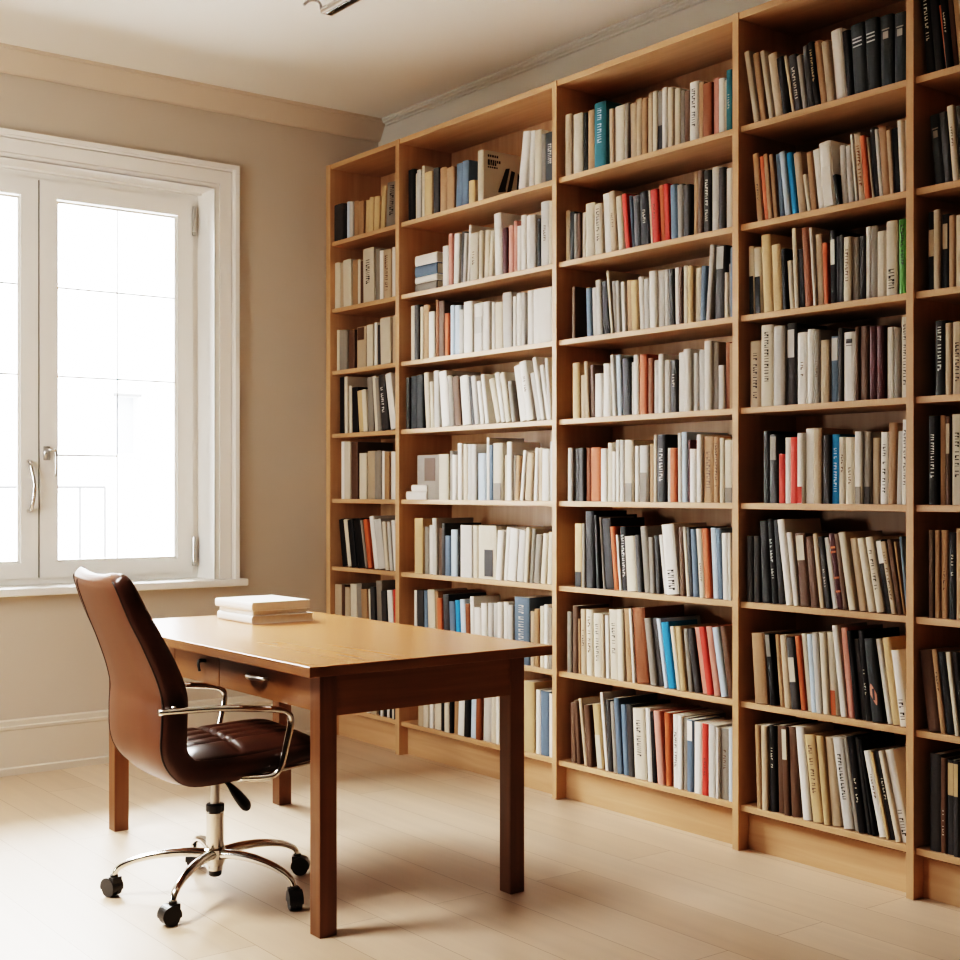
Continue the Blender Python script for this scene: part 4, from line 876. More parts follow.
(2,5,3548,4323.1,1205,44.6,198,168,-0.0891,'B','',1),
(2,5,3548,4290.9,1205,23.6,219,197,-0.0497,'W','',0),
(2,5,3548,4257.0,1205,26.6,217,207,-0.0199,'B','',1),
(2,5,3548,4203.7,1205,27.1,242,163,0.0,'G','',0),
(2,6,3548,5104.4,863,30.6,218,211,0.0,'A','',0),
(2,6,3548,5070.8,863,35.6,226,219,0.0,'W','',0),
(2,6,3548,5032.3,863,33.9,258,212,0.0,'G','',0),
(2,6,3548,4992.8,863,31.0,213,172,0.0,'N','',0),
(2,6,3548,4959.0,863,24.3,236,207,0.0,'D','',1),
(2,6,3548,4931.8,863,39.4,181,200,0.0,'S','',1),
(2,6,3548,4888.3,863,46.5,209,187,0.0,'L','',0),
(2,6,3548,4838.9,863,14.8,216,184,0.0,'K','',0),
(2,6,3548,4734.8,863,36.2,230,221,0.0,'C','',1),
(2,6,3548,4521.0,863,39.0,213,217,-0.0765,'W','',0),
(2,6,3548,4492.3,863,24.8,229,203,-0.1006,'W','',1),
(2,6,3548,4346.6,863,25.0,231,171,-0.0716,'C','',1),
(2,6,3548,4320.4,863,23.7,225,186,-0.0875,'A','',0),
(2,6,3548,4278.1,863,38.5,202,172,-0.0862,'A','',0),
(2,6,3548,4239.5,863,33.8,207,187,-0.0936,'C','',0),
(2,6,3548,4198.3,863,31.4,214,157,-0.0498,'C','',1),
(2,6,3548,4173.0,863,16.5,204,160,-0.0104,'A','',1),
(2,7,3548,5187.4,518,18.9,264,221,0.0,'W','',1),
(2,7,3548,5163.6,518,51.4,266,154,0.0154,'D','',1),
(2,7,3548,5110.1,518,29.3,267,150,0.0203,'S','',1),
(2,7,3548,5075.0,518,55.4,273,192,0.0392,'C','',0),
(2,7,3548,5016.5,518,23.3,268,213,0.0344,'T','',0),
(2,7,3548,4988.9,518,34.8,240,188,0.0382,'O','',0),
(2,7,3548,4948.6,518,43.4,259,219,0.04,'D','',0),
(2,7,3548,4899.7,518,41.6,231,220,0.0443,'S','',1),
(2,7,3548,4854.0,518,32.3,239,208,0.0528,'U','',0),
(2,7,3548,4818.8,518,37.0,245,204,0.0512,'L','',0),
(2,7,3548,4777.8,518,31.7,228,220,0.0436,'X','',0),
(2,7,3548,4740.9,518,26.5,263,151,0.028,'W','',0),
(2,7,3548,4710.4,518,46.8,218,189,0.0167,'W','',0),
(2,7,3548,4660.9,518,40.2,240,191,0.01,'W','',0),
(2,7,3548,4618.0,518,33.9,242,170,0.0,'G','',1),
(2,7,3548,4582.7,518,31.2,245,156,0.0,'G','',1),
(2,7,3548,4547.7,518,30.9,251,186,0.0,'W','',0),
(2,7,3548,4513.0,518,31.8,253,190,0.0,'W','',0),
(2,7,3548,4477.5,518,36.0,245,222,0.0,'G','',0),
(2,7,3548,4337.8,518,28.1,226,155,0.0,'B','',0),
(2,7,3548,4306.2,518,28.9,239,156,0.0,'T','',0),
(2,7,3548,4273.8,518,28.6,252,195,0.0,'C','',0),
(2,7,3548,4242.7,518,26.2,261,162,0.0,'W','',0),
(2,7,3548,4214.1,518,27.1,252,178,0.0,'A','',0),
(2,8,3548,5146.4,158,41.7,181,155,0.0,'B','tN',1),
(2,8,3548,5103.0,158,37.2,186,211,0.0,'C','',0),
(2,8,3548,5062.8,158,28.9,183,214,0.0,'W','',0),
(2,8,3548,5025.7,158,50.8,200,197,0.0,'C','',0),
(2,8,3548,4969.3,158,25.6,197,209,0.0,'K','tW',1),
(2,8,3548,4937.0,158,35.6,205,194,0.0,'C','',0),
(2,8,3548,4898.5,158,18.8,201,176,0.0,'K','',1),
(2,8,3548,4843.9,158,31.3,213,163,-0.0119,'T','',1),
(2,8,3548,4793.9,158,44.6,204,164,-0.0493,'W','',0),
(2,8,3548,4754.4,158,35.5,212,157,-0.035,'K','',0),
(2,8,3548,4710.4,158,40.0,221,184,-0.0333,'L','',0),
(2,8,3548,4669.3,158,35.9,233,159,-0.026,'X','',0),
(2,8,3548,4607.4,158,56.8,246,215,-0.0195,'G','',1),
(2,8,3548,4568.0,158,36.1,248,199,-0.0095,'C','',0),
(2,8,3548,4565.1,158,21.8,255,202,0.0,'W','',1),
(2,8,3548,4509.5,158,45.4,256,175,0.0,'B','',1),
(2,8,3548,4452.5,158,55.8,260,221,0.0,'T','',0),
(2,8,3548,4301.9,158,29.9,265,157,0.0,'W','',0),
(2,8,3548,4268.4,158,55.1,264,214,0.0,'S','lW10',0),
(2,8,3548,4210.9,158,23.9,259,223,0.0,'W','',0),
(1,1,3548,5816.4,2511,84.5,185,190,-0.0011,'D','',0),
(1,1,3548,5815.6,2511,25.8,180,219,0.0,'K','',1),
(1,1,3548,5787.3,2511,25.6,185,186,0.0,'L','',0),
(1,1,3548,5759.6,2511,32.5,179,196,0.0,'G','',0),
(1,1,3548,5720.6,2511,47.9,174,164,0.0,'T','tN',1),
(1,1,3548,5629.0,2511,41.3,165,206,-0.0105,'T','tN',0),
(1,1,3548,5575.8,2511,33.9,159,175,-0.0539,'Y','',1),
(1,1,3548,5533.5,2511,37.8,167,202,-0.0306,'Y','',1),
(1,1,3548,5484.8,2511,47.4,163,171,-0.0413,'Y','',0),
(1,1,3548,5446.7,2511,34.4,206,166,-0.0726,'Y','',0),
(1,2,3548,5853.3,2170,47.6,233,164,-0.0009,'C','',1),
(1,2,3548,5852.5,2170,35.0,227,202,0.0,'B','',0),
(1,2,3548,5736.8,2170,46.7,225,173,0.0,'T','tN',1),
(1,2,3548,5687.0,2170,23.0,222,153,0.0,'C','',1),
(1,2,3548,5661.7,2170,31.5,211,174,0.0,'N','',1),
(1,2,3548,5523.9,2170,40.6,249,209,0.0,'A','',1),
(1,2,3548,5473.7,2170,31.0,235,215,0.0,'W','',0),
(1,2,3548,5372.5,2170,31.1,238,185,0.0,'W','',1),
(1,3,3548,5886.1,1855,22.1,207,219,0.0,'C','',0),
(1,3,3548,5861.7,1855,55.1,203,218,0.0,'A','',1),
(1,3,3548,5804.3,1855,27.6,196,209,0.0,'A','',1),
(1,3,3548,5773.4,1855,55.9,195,208,0.0,'N','',1),
(1,3,3548,5608.9,1855,54.7,205,204,0.0,'C','',0),
(1,3,3548,5532.3,1855,23.1,209,153,0.0,'W','',1),
(1,3,3548,5506.2,1855,31.2,196,205,0.0,'D','tW',1),
(1,3,3548,5372.5,1855,29.3,227,167,0.0,'B','',0),
(1,4,3548,5860.7,1535,48.1,285,199,0.0,'K','',0),
(1,4,3548,5807.9,1535,27.6,285,200,0.0138,'C','',1),
(1,4,3548,5764.5,1535,23.4,236,168,0.0168,'C','',0),
(1,4,3548,5737.8,1535,53.5,226,219,0.0261,'K','',1),
(1,4,3548,5669.6,1535,45.8,206,212,0.0945,'Y','',1),
(1,4,3548,5622.7,1535,36.7,208,201,0.0923,'C','',0),
(1,4,3548,5583.2,1535,45.8,266,189,0.0571,'A','',1),
(1,4,3548,5525.8,1535,31.3,270,188,0.0976,'C','',0),
(1,4,3548,5492.5,1535,29.2,258,178,0.1014,'A','',0),
(1,4,3548,5382.7,1535,49.2,273,174,0.1882,'W','',0),
(1,5,3548,5835.4,1205,34.8,289,167,0.0,'W','',0),
(1,5,3548,5669.5,1205,64.1,227,192,0.0,'C','',1),
(1,5,3548,5532.3,1205,28.6,234,164,0.0,'A','',1),
(1,5,3548,5500.6,1205,34.0,236,191,0.0,'A','',0),
(1,5,3548,5464.5,1205,21.8,233,190,0.0,'W','',0),
(1,5,3548,5436.9,1205,39.8,227,221,0.0,'T','',0),
(1,5,3548,5392.3,1205,60.8,228,166,0.0,'W','',1),
(1,6,3548,5830.4,863,51.1,238,160,0.1536,'K','',0),
(1,6,3548,5770.4,863,34.7,240,173,0.1843,'C','',0),
(1,6,3548,5733.9,863,48.8,238,162,0.1756,'K','tG',1),
(1,6,3548,5605.1,863,17.4,241,213,0.2006,'A','',1),
(1,6,3548,5585.1,863,32.2,243,198,0.1894,'O','',1),
(1,6,3548,5533.3,863,34.6,259,167,0.1827,'W','',1),
(1,6,3548,5490.4,863,57.8,242,222,0.1704,'G','',1),
(1,6,3548,5426.0,863,28.5,234,196,0.1335,'C','',0),
(1,6,3548,5390.5,863,24.8,234,206,0.1166,'G','',1),
(1,6,3548,5359.9,863,30.0,242,191,0.1044,'W','',1),
(1,7,3548,5897.3,518,65.6,254,167,0.0,'B','',1),
(1,7,3548,5829.4,518,22.8,254,176,0.0,'N','',0),
(1,7,3548,5804.3,518,43.5,243,154,0.0,'B','',1),
(1,7,3548,5756.3,518,56.7,262,167,0.0151,'C','',1),
(1,7,3548,5687.6,518,46.1,267,204,0.0585,'A','',0),
(1,7,3548,5637.6,518,51.2,242,196,0.0517,'T','',0),
(1,7,3548,5583.2,518,29.9,245,218,0.0466,'C','',0),
(1,7,3548,5550.2,518,39.0,260,197,0.0435,'D','',0),
(1,7,3548,5448.8,518,38.9,246,216,0.06,'D','',0),
(1,7,3548,5404.1,518,42.9,251,198,0.0799,'W','',0),
(1,7,3548,5355.4,518,24.7,256,218,0.0633,'R','',0),
(1,8,3548,5730.9,158,58.3,135,154,0.0,'C','',1),
(1,8,3548,5666.6,158,51.6,145,195,0.0,'N','',0),
(1,8,3548,5608.9,158,39.6,148,190,0.0,'W','',0),
(1,8,3548,5563.4,158,50.4,160,172,0.0,'B','',1),
(1,8,3548,5499.3,158,30.8,160,209,0.0,'K','',0),
(1,8,3548,5466.0,158,16.3,157,177,0.0,'W','',1),
(1,8,3548,5447.2,158,22.8,165,182,0.0,'K','',1),
(1,8,3548,5421.9,158,16.1,162,213,0.0,'W','',0),
(1,8,3548,5402.3,158,26.8,171,216,0.0,'K','',1),
(1,8,3548,5371.9,158,19.1,168,156,0.0,'C','',1),
(1,8,3548,5350.4,158,14.7,173,204,0.0,'K','',0),
(5,1,3548,2368.9,2511,6.8,201,215,0.1253,'O','',0),
(5,1,3548,2308.0,2511,13.9,237,192,0.0948,'B','',0),
(5,2,3548,2320.6,2170,21.3,223,156,0.0753,'D','',1),
(5,7,3548,2314.2,518,15.5,249,177,0.1241,'D','',0),
(5,8,3548,2316.7,158,17.4,287,153,0.0,'N','',0)]

def cover_bm(w, h, d, hard, bm=None, M=None, mi=0):
    """U-shaped case: back board, rounded spine, front board. local: spine at x=0, y -w..0 (or 0..w), z 0..h"""
    own = bm is None
    if own: bm = bmesh.new()
    t = min(.0028 if hard else .0008, w*.16); b = min(.005, w*.16)
    out = [(d,0),(b,0),(b*.35,w*.12),(0,w*.32),(0,w*.68),(b*.35,w*.88),(b,w),(d,w)]
    inn = [(d,w-t),(b+t,w-t),(b+t,t),(d,t)]
    P = out + inn
    A = [bm.verts.new((x,y,0)) for x,y in P]; B = [bm.verts.new((x,y,h)) for x,y in P]
    if M: 
        for v in A+B: v.co = M @ v.co
    n = len(P)
    for i in range(n): bm.faces.new((A[i], A[(i+1) % n], B[(i+1) % n], B[i])).material_index = mi
    # caps as quads between outer and inner outline
    q = [(0,1,10,11),(1,2,10),(2,3,10),(3,4,9,10),(4,5,9),(5,6,9),(6,7,8,9)]
    for f in q:
        bm.faces.new([A[i] for i in f[::-1]]).material_index = mi; bm.faces.new([B[i] for i in f]).material_index = mi
    return bm

def pages_dims(w, h, d, hard):
    t = min(.0028 if hard else .0008, w*.16); b = min(.005, w*.16); e = .003 if hard else .0006
    return (b+t+.0002, d-(.003 if hard else .001), t+.0002, w-t-.0002, e, h-e)

def rects(o_name, parent, L, m, x=-.0006):
    bm = bmesh.new()
    for y0, y1, z0, z1 in L:
        add_box(bm, x-.0003, x+.0009, y0, y1, z0, z1)
    return obj(o_name, bm, m, parent)

def glyphs(w, h, rng, lo=.3, hi=.85, frac=.34):
    """a line of small letter-like strokes running down the spine"""
    L = []; c = w/2; g = w*frac/2; z = h*hi
    while z > h*lo:
        s = rng.uniform(.004, .009)
        if rng.random() < .93:
            k = rng.random()
            if k < .4: L += [(c-g, c+g, z-s*.35, z)]
            elif k < .7: L += [(c-g, c-g*.3, z-s, z), (c-g*.3, c+g, z-s*.4, z)]
            else: L += [(c-g, c+g, z-s*.3, z), (c+g*.3, c+g, z-s, z-s*.3)]
        z -= s + .003
    while len(L) < 5:
        L.append((c-g, c+g, max(.004, z-.004), max(.007, z))); z -= .007
    return L

def make_book(t):
    b, r, X, Y, Z, w, h, d, th, col, fl, hard, label = t
    X, Y, Z, w, h, d = X/1000, Y/1000, Z/1000, w/1000, h/1000, d/1000
    rng = random.Random(int(Y*1e4) + r)
    setb = rng.uniform(-.004, .010)
    root = thing('book', label, 'book', (X+setb, Y, Z+.0004), (-th, 0, 0), 'books on the %s shelf, %s' % (ORD[r-1], BAYN[b]))
    if 'box' in fl: root.name = 'box_file'; root['category'] = 'box file'
    y0 = -w if th >= 0 else 0.
    cv = obj('cover', cover_bm(w, h, d, hard), BM[col], root, (0, y0, 0))
    obj('page_block', boxbm(*pages_dims(w, h, d, hard)), M_PAGE, root, (0, y0, 0))
    F = fl.split()
    plain = True
    for f in F:
        if f[0] == 'l' and f != 'leaf':
            z = int(f[2:])/100; dark = BM[f[1]]; plain = False
            if z > .5: a, c2 = h*(z-.17), min(h*.985, h*(z+.17))
            else: a, c2 = h*.004, h*(z*2 if z < .3 else z+.12)
            rects('spine_label', cv, [(w*.14, w*.86, a, c2)], dark)
        elif f[0] == 't':
            plain = False
            m = M_INK if f[1] == 'K' else BM[f[1]]
            if f == 'tA': rects('spine_title', cv, glyphs(w, h, rng, .08, .35, .5), M_INK)
            else: rects('spine_title', cv, glyphs(w, h, rng, rng.uniform(.15,.4), rng.uniform(.75,.92), .34), m)
        elif f == 'b3': rects('spine_band', cv, [(w*.16, w*.84, h*k-.004, h*k) for k in (.80,.75,.69)], BM['G']); plain = False
        elif f == 'b1': rects('spine_band', cv, [(w*.2, w*.8, h*.81-.004, h*.81), (w*.28, w*.72, h*.67, h*.77)], BM['A']); plain = False
        elif f == 'b2': rects('spine_band', cv, [(w*.12, w*.88, h*k, h*k+.006) for k in (.22,.4,.74,.8)], BM['O']); plain = False
        elif f == 'b0': rects('spine_mark', cv, [(w*.25, w*.75, h*.835, h*.90), (w*.25, w*.75, h*.80, h*.81)], M_INK); plain = False
        elif f == 'photo': rects('cover_picture', cv, [(w*.15, w*.62 if w > .1 else w*.85, h*.05 if col == 'C' else h*.42, h*.55 if col == 'C' else h*.93)], BM['D'] if col == 'C' else BM['N']); plain = False
        elif f == 'leaf':
            bm = bmesh.new(); cx, cz = w*.52, h*.33
            pts = []
            for k in range(14):
                a = 2*math.pi*k/14; pts.append((cx + .012*math.cos(a)*(1-abs(math.sin(a))*.55) + .008*math.sin(a), cz + .034*math.sin(a)))
            A = [bm.verts.new((-.0008, y, z)) for y, z in pts]; B = [bm.verts.new((.0004, y, z)) for y, z in pts]
            bm.faces.new(A); bm.faces.new(B[::-1])
            for k in range(14): bm.faces.new((A[k], A[(k+1) % 14], B[(k+1) % 14], B[k]))
            obj('leaf_emblem', bm, M_REDLEAF, cv); plain = False
            rects('leaf_emblem_core', cv, [(cx-.004, cx+.004, cz-.018, cz+.018)], BM['D'], -.0012)
        elif f == 'cover':
            plain = False; bm = bmesh.new()
            # printing on the board that faces the room: text lines and a dark chair
            yy = 0
            for row, (zc, n, s) in enumerate(((.90, 5, .010), (.80, 6, .012), (.745, 4, .012), (.68, 5, .007))):
                x = .028
                for k in range(n):
                    ww = rng.uniform(.006, .011); add_box(bm, x, x+ww, yy-.0005, yy+.0004, h*zc-s*.5, h*zc+s*.5); x += ww+.004
            for P in (((.128,.70),(.150,.72),(.126,.30),(.088,.26)), ((.088,.27),(.126,.31),(.128,.25),(.086,.21)), ((.160,.68),(.180,.66),(.150,.12),(.128,.12)), ((.196,.66),(.206,.60),(.196,.14),(.186,.14))):
                A = [bm.verts.new((x, yy-.0005, h*z)) for x, z in P]; B = [bm.verts.new((x, yy+.0004, h*z)) for x, z in P]
                bm.faces.new(A); bm.faces.new(B[::-1])
                for k in range(4): bm.faces.new((A[k], A[(k+1) % 4], B[(k+1) % 4], B[k]))
            obj('cover_print', bm, M_INK, cv)
    if plain and w > .014 and rng.random() < .16:
        m = BM['C'] if col in 'KDNMXZSQUE' else BM['N'] if rng.random() < .6 else M_INK
        z0 = rng.uniform(.45, .75)
        rects('spine_title', cv, glyphs(w, h, rng, z0-.25, z0, .24), m)
    return root
for t in BOOKS: make_book(t)

# the remaining, smaller-showing books as one mass
bm = bmesh.new()
mats = list(BM.values()); idx = {k: i for i, k in enumerate(BM)}; mats.append(M_PAGE)
for b, r, X, Y, Z, w, h, d, th, col, fl, hard in REST:
    X, Y, Z, w, h, d = X/1000, Y/1000, Z/1000, w/1000, h/1000, d/1000
    rng = random.Random(int(Y*1e4) + r)
    M = Matrix.Translation((X + rng.uniform(-.003, .010), Y, Z+.0004)) @ Matrix.Rotation(-th, 4, 'X') @ Matrix.Translation((0, -w if th >= 0 else 0, 0))
    cover_bm(w, h, d, hard, bm, M, idx[col])
    n0 = len(bm.verts); x0, x1, a, c2, z0, z1 = pages_dims(w, h, d, hard)
    add_box(bm, x0, x1, a, c2, z0, z1, len(mats)-1)
    bm.verts.ensure_lookup_table()
    for v in bm.verts[n0:]: v.co = M @ v.co
o = obj('shelved_books', bm, mats)
tag(o, 'remaining slim and distant books filling the bookcase shelves', 'books', kind='stuff')

# books lying flat on shelves / desk
def lying(label, x, yr, z, length, thick, depth, col, hard, group, rotz=0):
    root = thing('book', label, 'book', (x, yr, z), (0, 0, rotz), group)
    # local copy lies on its side: spine towards -x, long side along y
    M = Matrix.Rotation(-math.pi/2, 4, 'X')
    bm = cover_bm(thick, length, depth, hard)
    bmesh.ops.transform(bm, matrix=M, verts=bm.verts[:]); bmesh.ops.translate(bm, verts=bm.verts[:], vec=(0, 0, thick))
    obj('cover', bm, BM[col], root)
    bm = boxbm(*pages_dims(thick, length, depth, hard))
    bmesh.ops.transform(bm, matrix=M, verts=bm.verts[:]); bmesh.ops.translate(bm, verts=bm.verts[:], vec=(0, 0, thick))
    obj('page_block', bm, M_PAGE, root)
    return root
g = 'books lying in a stack on the second shelf, second bay'
z = 2.1704
for th_, col, lab in ((.044,'A','mid grey book at bottom of the flat stack, second shelf down, second bay'),(.030,'W','thin white book under the blue one in the flat stack, second shelf down'),
                      (.052,'S','steel blue book in the flat stack, second shelf down, second bay'),(.048,'W','white book topmost of the flat stack, second shelf down, second bay')):
    lying(lab, 3.575, 5.035, z, .175, th_, .20, col, 1, g); z += th_ + .0004
g = 'small white books lying flat on the fifth shelf, second bay'
lying('small white book lying flat, lower of two, fifth shelf down, second bay', 3.545, 5.075, 1.2054, .165, .038, .022, 'W', 0, g)
lying('small white book lying flat, upper of two, fifth shelf down, second bay', 3.546, 5.072, 1.2438, .125, .030, .020, 'W', 0, g)

# ------------------------------------------------------------------ desk
DX0, DX1, DY0, DY1, DZ = 1.872, 2.750, 3.24, 4.82, .76
desk = thing('desk', 'brown wooden writing desk with drawers and four square legs', 'desk', (DX0, DY0, 0))
W, Ln = DX1-DX0, DY1-DY0
bm = boxbm(0, W, 0, Ln, DZ-.030, DZ, bev=.002); bm.normal_update()
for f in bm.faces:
    if f.normal.z < .5: f.material_index = 1  # edges and underside use the darker wood, painting in their shade
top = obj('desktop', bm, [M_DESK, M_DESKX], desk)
LG = .055; zt = DZ-.0302
LX0, LX1 = .038, .771-LG
LY0_, LY1_ = .010, Ln-.045-LG
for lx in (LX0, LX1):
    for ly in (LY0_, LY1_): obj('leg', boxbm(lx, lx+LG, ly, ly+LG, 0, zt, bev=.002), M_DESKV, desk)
AZ = .628
fx0 = LX0+.006
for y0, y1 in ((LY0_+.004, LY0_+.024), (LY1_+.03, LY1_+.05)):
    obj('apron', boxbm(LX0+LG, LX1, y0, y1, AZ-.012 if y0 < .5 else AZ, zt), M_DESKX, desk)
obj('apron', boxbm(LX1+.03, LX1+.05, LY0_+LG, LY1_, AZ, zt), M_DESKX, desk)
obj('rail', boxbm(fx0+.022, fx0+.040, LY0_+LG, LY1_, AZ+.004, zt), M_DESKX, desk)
# drawers on the long window-side face
ys = [LY0_+LG, 3.885-DY0, 4.215-DY0, LY1_]
for k in range(3):
    a, b = ys[k]+.002, ys[k+1]-.002
    dr = obj('drawer', boxbm(fx0, fx0+.020, a, b, AZ, zt-.002, bev=.0012), M_DESKX, desk)
    if k != 1:
        c = 3.625-DY0 if k == 0 else (a+b)/2
        bm = bmesh.new(); zc = .688
        n = 12; L_ = .062
        pts = [(fx0 - .024*math.sin(math.pi*i/n)**.6, c - L_ + 2*L_*i/n, zc) for i in range(n+1)]
        tube(bm, pts, [.0045 + .0035*math.sin(math.pi*i/n) for i in range(n+1)], 10)
        tag_ = obj('handle', bm, M_STEEL, dr, smooth=True); tag_['label'] = 'curved silver pull'
    else:
        bm = bmesh.new(); c = 3.985-DY0; zc = .700
        tube(bm, spline([(fx0+.001,c,zc),(fx0-.018,c,zc+.002),(fx0-.026,c-.004,zc-.008),(fx0-.026,c-.014,zc-.030)],5), [.006]*8+[.0045]*8, 10)
        k_ = obj('knob', bm, M_BLACK, dr, smooth=True); k_['label'] = 'small black hook knob'

g = 'books stacked on the desk'
z = DZ + .0004
lying('white book at bottom of the stack on the desk', 2.300, 4.400, z, .290, .030, .256, 'W', 1, g, R(-1)); z += .0304
lying('thin white book in the middle of the stack on the desk', 2.312, 4.414, z, .268, .016, .226, 'W', 0, g, R(0)); z += .0174
lying('thick white book on top of the stack on the desk', 2.300, 4.400, z, .288, .031, .246, 'W', 0, g, R(1))

# ------------------------------------------------------------------ office chair (local: +x forward, +y left)
ch = thing('office_chair', 'brown leather swivel chair with chrome arms and five-star base at the desk', 'chair', (1.868, 3.815, 0), (0, 0, R(-6)))
def bulge(t): return .045*math.exp(-((t-.47)/.17)**2)
def sweep(stations, n=40, ex=5.0, bow=None):
    """stations: (s, z, width, thick) centre line in xz; superellipse section; bow(i)->forward cup of the section"""
    bm = bmesh.new(); rings = []; k = len(stations)
    for i, (s, z, w, t) in enumerate(stations):
        a, b = stations[max(i-1,0)], stations[min(i+1,k-1)]
        T_ = Vector((b[0]-a[0], 0, b[1]-a[1])).normalized(); Nn = Vector((-T_.z, 0, T_.x))  # normal (front side when path runs downwards)
        ring = []
        for j in range(n):
            an = 2*math.pi*j/n; c, sn = math.cos(an), math.sin(an)
            v = math.copysign(abs(c)**(2/ex), c)*w/2; u = math.copysign(abs(sn)**(2/ex), sn)*t/2
            off = (bow(i/(k-1), v/(w/2)) if bow else 0)
            if sn < 0: u -= bulge(i/(k-1))*(1-(v/(w/2))**2)*min(1, -sn*3)
            ring.append(bm.verts.new(Vector((s, v, z)) + Nn*(u+off)))
        rings.append(ring)
    for a, b in zip(rings, rings[1:]):
        for j in range(n): bm.faces.new((a[j], a[(j+1) % n], b[(j+1) % n], b[j]))
    bm.faces.new(rings[0][::-1]); bm.faces.new(rings[-1])
    return bm
PW = .47
path = [(-.386,.997,.34,.010),(-.381,.991,.42,.034),(-.366,.968,.468,.054),(-.328,.882,.488,.064),(-.288,.803,.508,.068),(-.247,.722,.522,.074),(-.222,.655,.526,.078),
        (-.218,.585,.526,.078),(-.215,.505,.522,.080),(-.190,.455,.515,.080),(-.145,.430,.51,.078),(-.02,.431,.505,.070),(.12,.446,.50,.060),(.22,.456,.49,.050),(.262,.456,.48,.040),(.274,.455,.46,.016)]
sp = spline(path, 5)
def cup(t, v):
    k = max(0, min(1, (.55-t)/.3)); return .020*k*(v*v)
obj('shell', sweep(sp, 44, 7, cup), M_LEATHER, ch, smooth=True)
# piping lines following the outer edge and the back seams
def edge_line(sgn, vfrac, side, r=.0042):
    pts = []
    k = len(sp)
    for i in range(6, k-6):
        s, z, w, t = sp[i]; a, b = sp[i-1], sp[i+1]
        T_ = Vector((b[0]-a[0], 0, b[1]-a[1])).normalized(); Nn = Vector((-T_.z, 0, T_.x))
        u = side*(t/2)*(1-abs(vfrac)**7)**(1/7); off = cup(i/(k-1), vfrac) - (bulge(i/(k-1))*(1-vfrac*vfrac) if side < 0 else 0)
        pts.append(Vector((s, sgn*abs(vfrac)*w/2, z)) + Nn*(u+off))
    bm = bmesh.new(); tube(bm, pts, r, 8); return bm
# which side is the outside? normal points forward/up for a path running down then forward
for sg in (-1, 1):
    for vf, sd in ((.955, -1),):
        obj('piping', edge_line(sg, vf, sd), M_PIPING, ch, smooth=True)
obj('piping', edge_line(1, .60, -1, .0026), M_PIPING, ch, smooth=True)
# side gussets, their shade painted in as darker leather
def gusset(sgn):
    bm = bmesh.new(); prev = None; k = len(sp)
    for i in range(4, k-3):
        s, z, w, t = sp[i]; a, b = sp[i-1], sp[i+1]
        T_ = Vector((b[0]-a[0], 0, b[1]-a[1])).normalized(); Nn = Vector((-T_.z, 0, T_.x))
        ring = []
        for q in range(9):
            f = -1 + 2*q/8; vf = .958 + .050*(1-f**4)
            ring.append(bm.verts.new(Vector((s, sgn*vf*w/2, z)) + Nn*(f*t*.49 + cup(i/(k-1), vf))))
        if prev:
            for q in range(8): bm.faces.new((prev[q], prev[q+1], ring[q+1], ring[q]))
        prev = ring
    return bm
for sg in (-1, 1): obj('side_panel', gusset(sg), M_LEATHER2, ch, smooth=True)
# seat cushion with channels and two buttons
def seat_cushion():
    bm = bmesh.new(); NS, NV = 48, 44; s0, s1, hw = -.188, .262, .228
    g = []
    for i in range(NS+1):
        s = s0 + (s1-s0)*i/NS; row = []
        for j in range(NV+1):
            v = -hw + 2*hw*j/NV; q = v/hw; p = (2*i/NS-1)
            base = .462 + .028*max(0, min(1, (s+.05)/.25))*0 + (.020 if s > -.02 else .020)
            dome = .030*(1-abs(q)**5)*(1-abs(p)**7)
            zz = .4635 + .018*max(0, (s+.1)/.36) + dome
            for vi in (-.105, -.035, .035, .105):
                zz -= .010*math.exp(-((v-vi - .006*math.sin(s*20))/.009)**2)*(1-abs(p)**6)*(1-abs(q)**8)
            zz -= .009*math.exp(-((s-.0)/.011)**2)*(1-abs(q)**8)
            for vi in (-.035, .035, .105, -.105): zz -= .010*math.exp(-((s-.0)**2+(v-vi)**2)/.015**2)
            row.append(bm.verts.new((s, v, zz)))
        g.append(row)
    for i in range(NS):
        for j in range(NV): bm.faces.new((g[i][j], g[i+1][j], g[i+1][j+1], g[i][j+1]))
    # skirt to close
    rim = [g[i][0] for i in range(NS+1)] + [g[NS][j] for j in range(1, NV+1)] + [g[i][NV] for i in range(NS-1, -1, -1)] + [g[0][j] for j in range(NV-1, 0, -1)]
    low = [bm.verts.new((v.co.x, v.co.y, v.co.z-.028)) for v in rim]
    n = len(rim)
    for i in range(n): bm.faces.new((rim[i], rim[(i+1) % n], low[(i+1) % n], low[i]))
    bm.faces.new(low)
    return bm
obj('seat_cushion', seat_cushion(), M_LEATHER2, ch, smooth=True)
# inner back cushion with horizontal channels
def back_cushion():
    bm = bmesh.new(); rows = []
    sel = sp[12:44]; k = len(sp)
    for n_, (s, z, w, t) in enumerate(sel):
        i = 12+n_; a, b = sp[i-1], sp[i+1]
        T_ = Vector((b[0]-a[0], 0, b[1]-a[1])).normalized(); Nn = Vector((-T_.z, 0, T_.x)); row = []
        e = math.sin(math.pi*min(1, max(0, n_/(len(sel)-1))))**.35
        for j in range(25):
            q = -1 + 2*j/24; v = q*.205
            pad = .002 + .016*(1-abs(q)**5)*e - .005*(math.cos(n_*2*math.pi/6)**12)*(1-abs(q)**6)*e
            row.append(bm.verts.new(Vector((s, v, z)) + Nn*(t/2*.97 + pad + cup(i/(k-1), v/(w/2)))))
        rows.append(row)
    for a, b in zip(rows, rows[1:]):
        for j in range(24): bm.faces.new((a[j], a[j+1], b[j+1], b[j]))
    return bm
obj('back_cushion', back_cushion(), M_LEATHER2, ch, smooth=True)
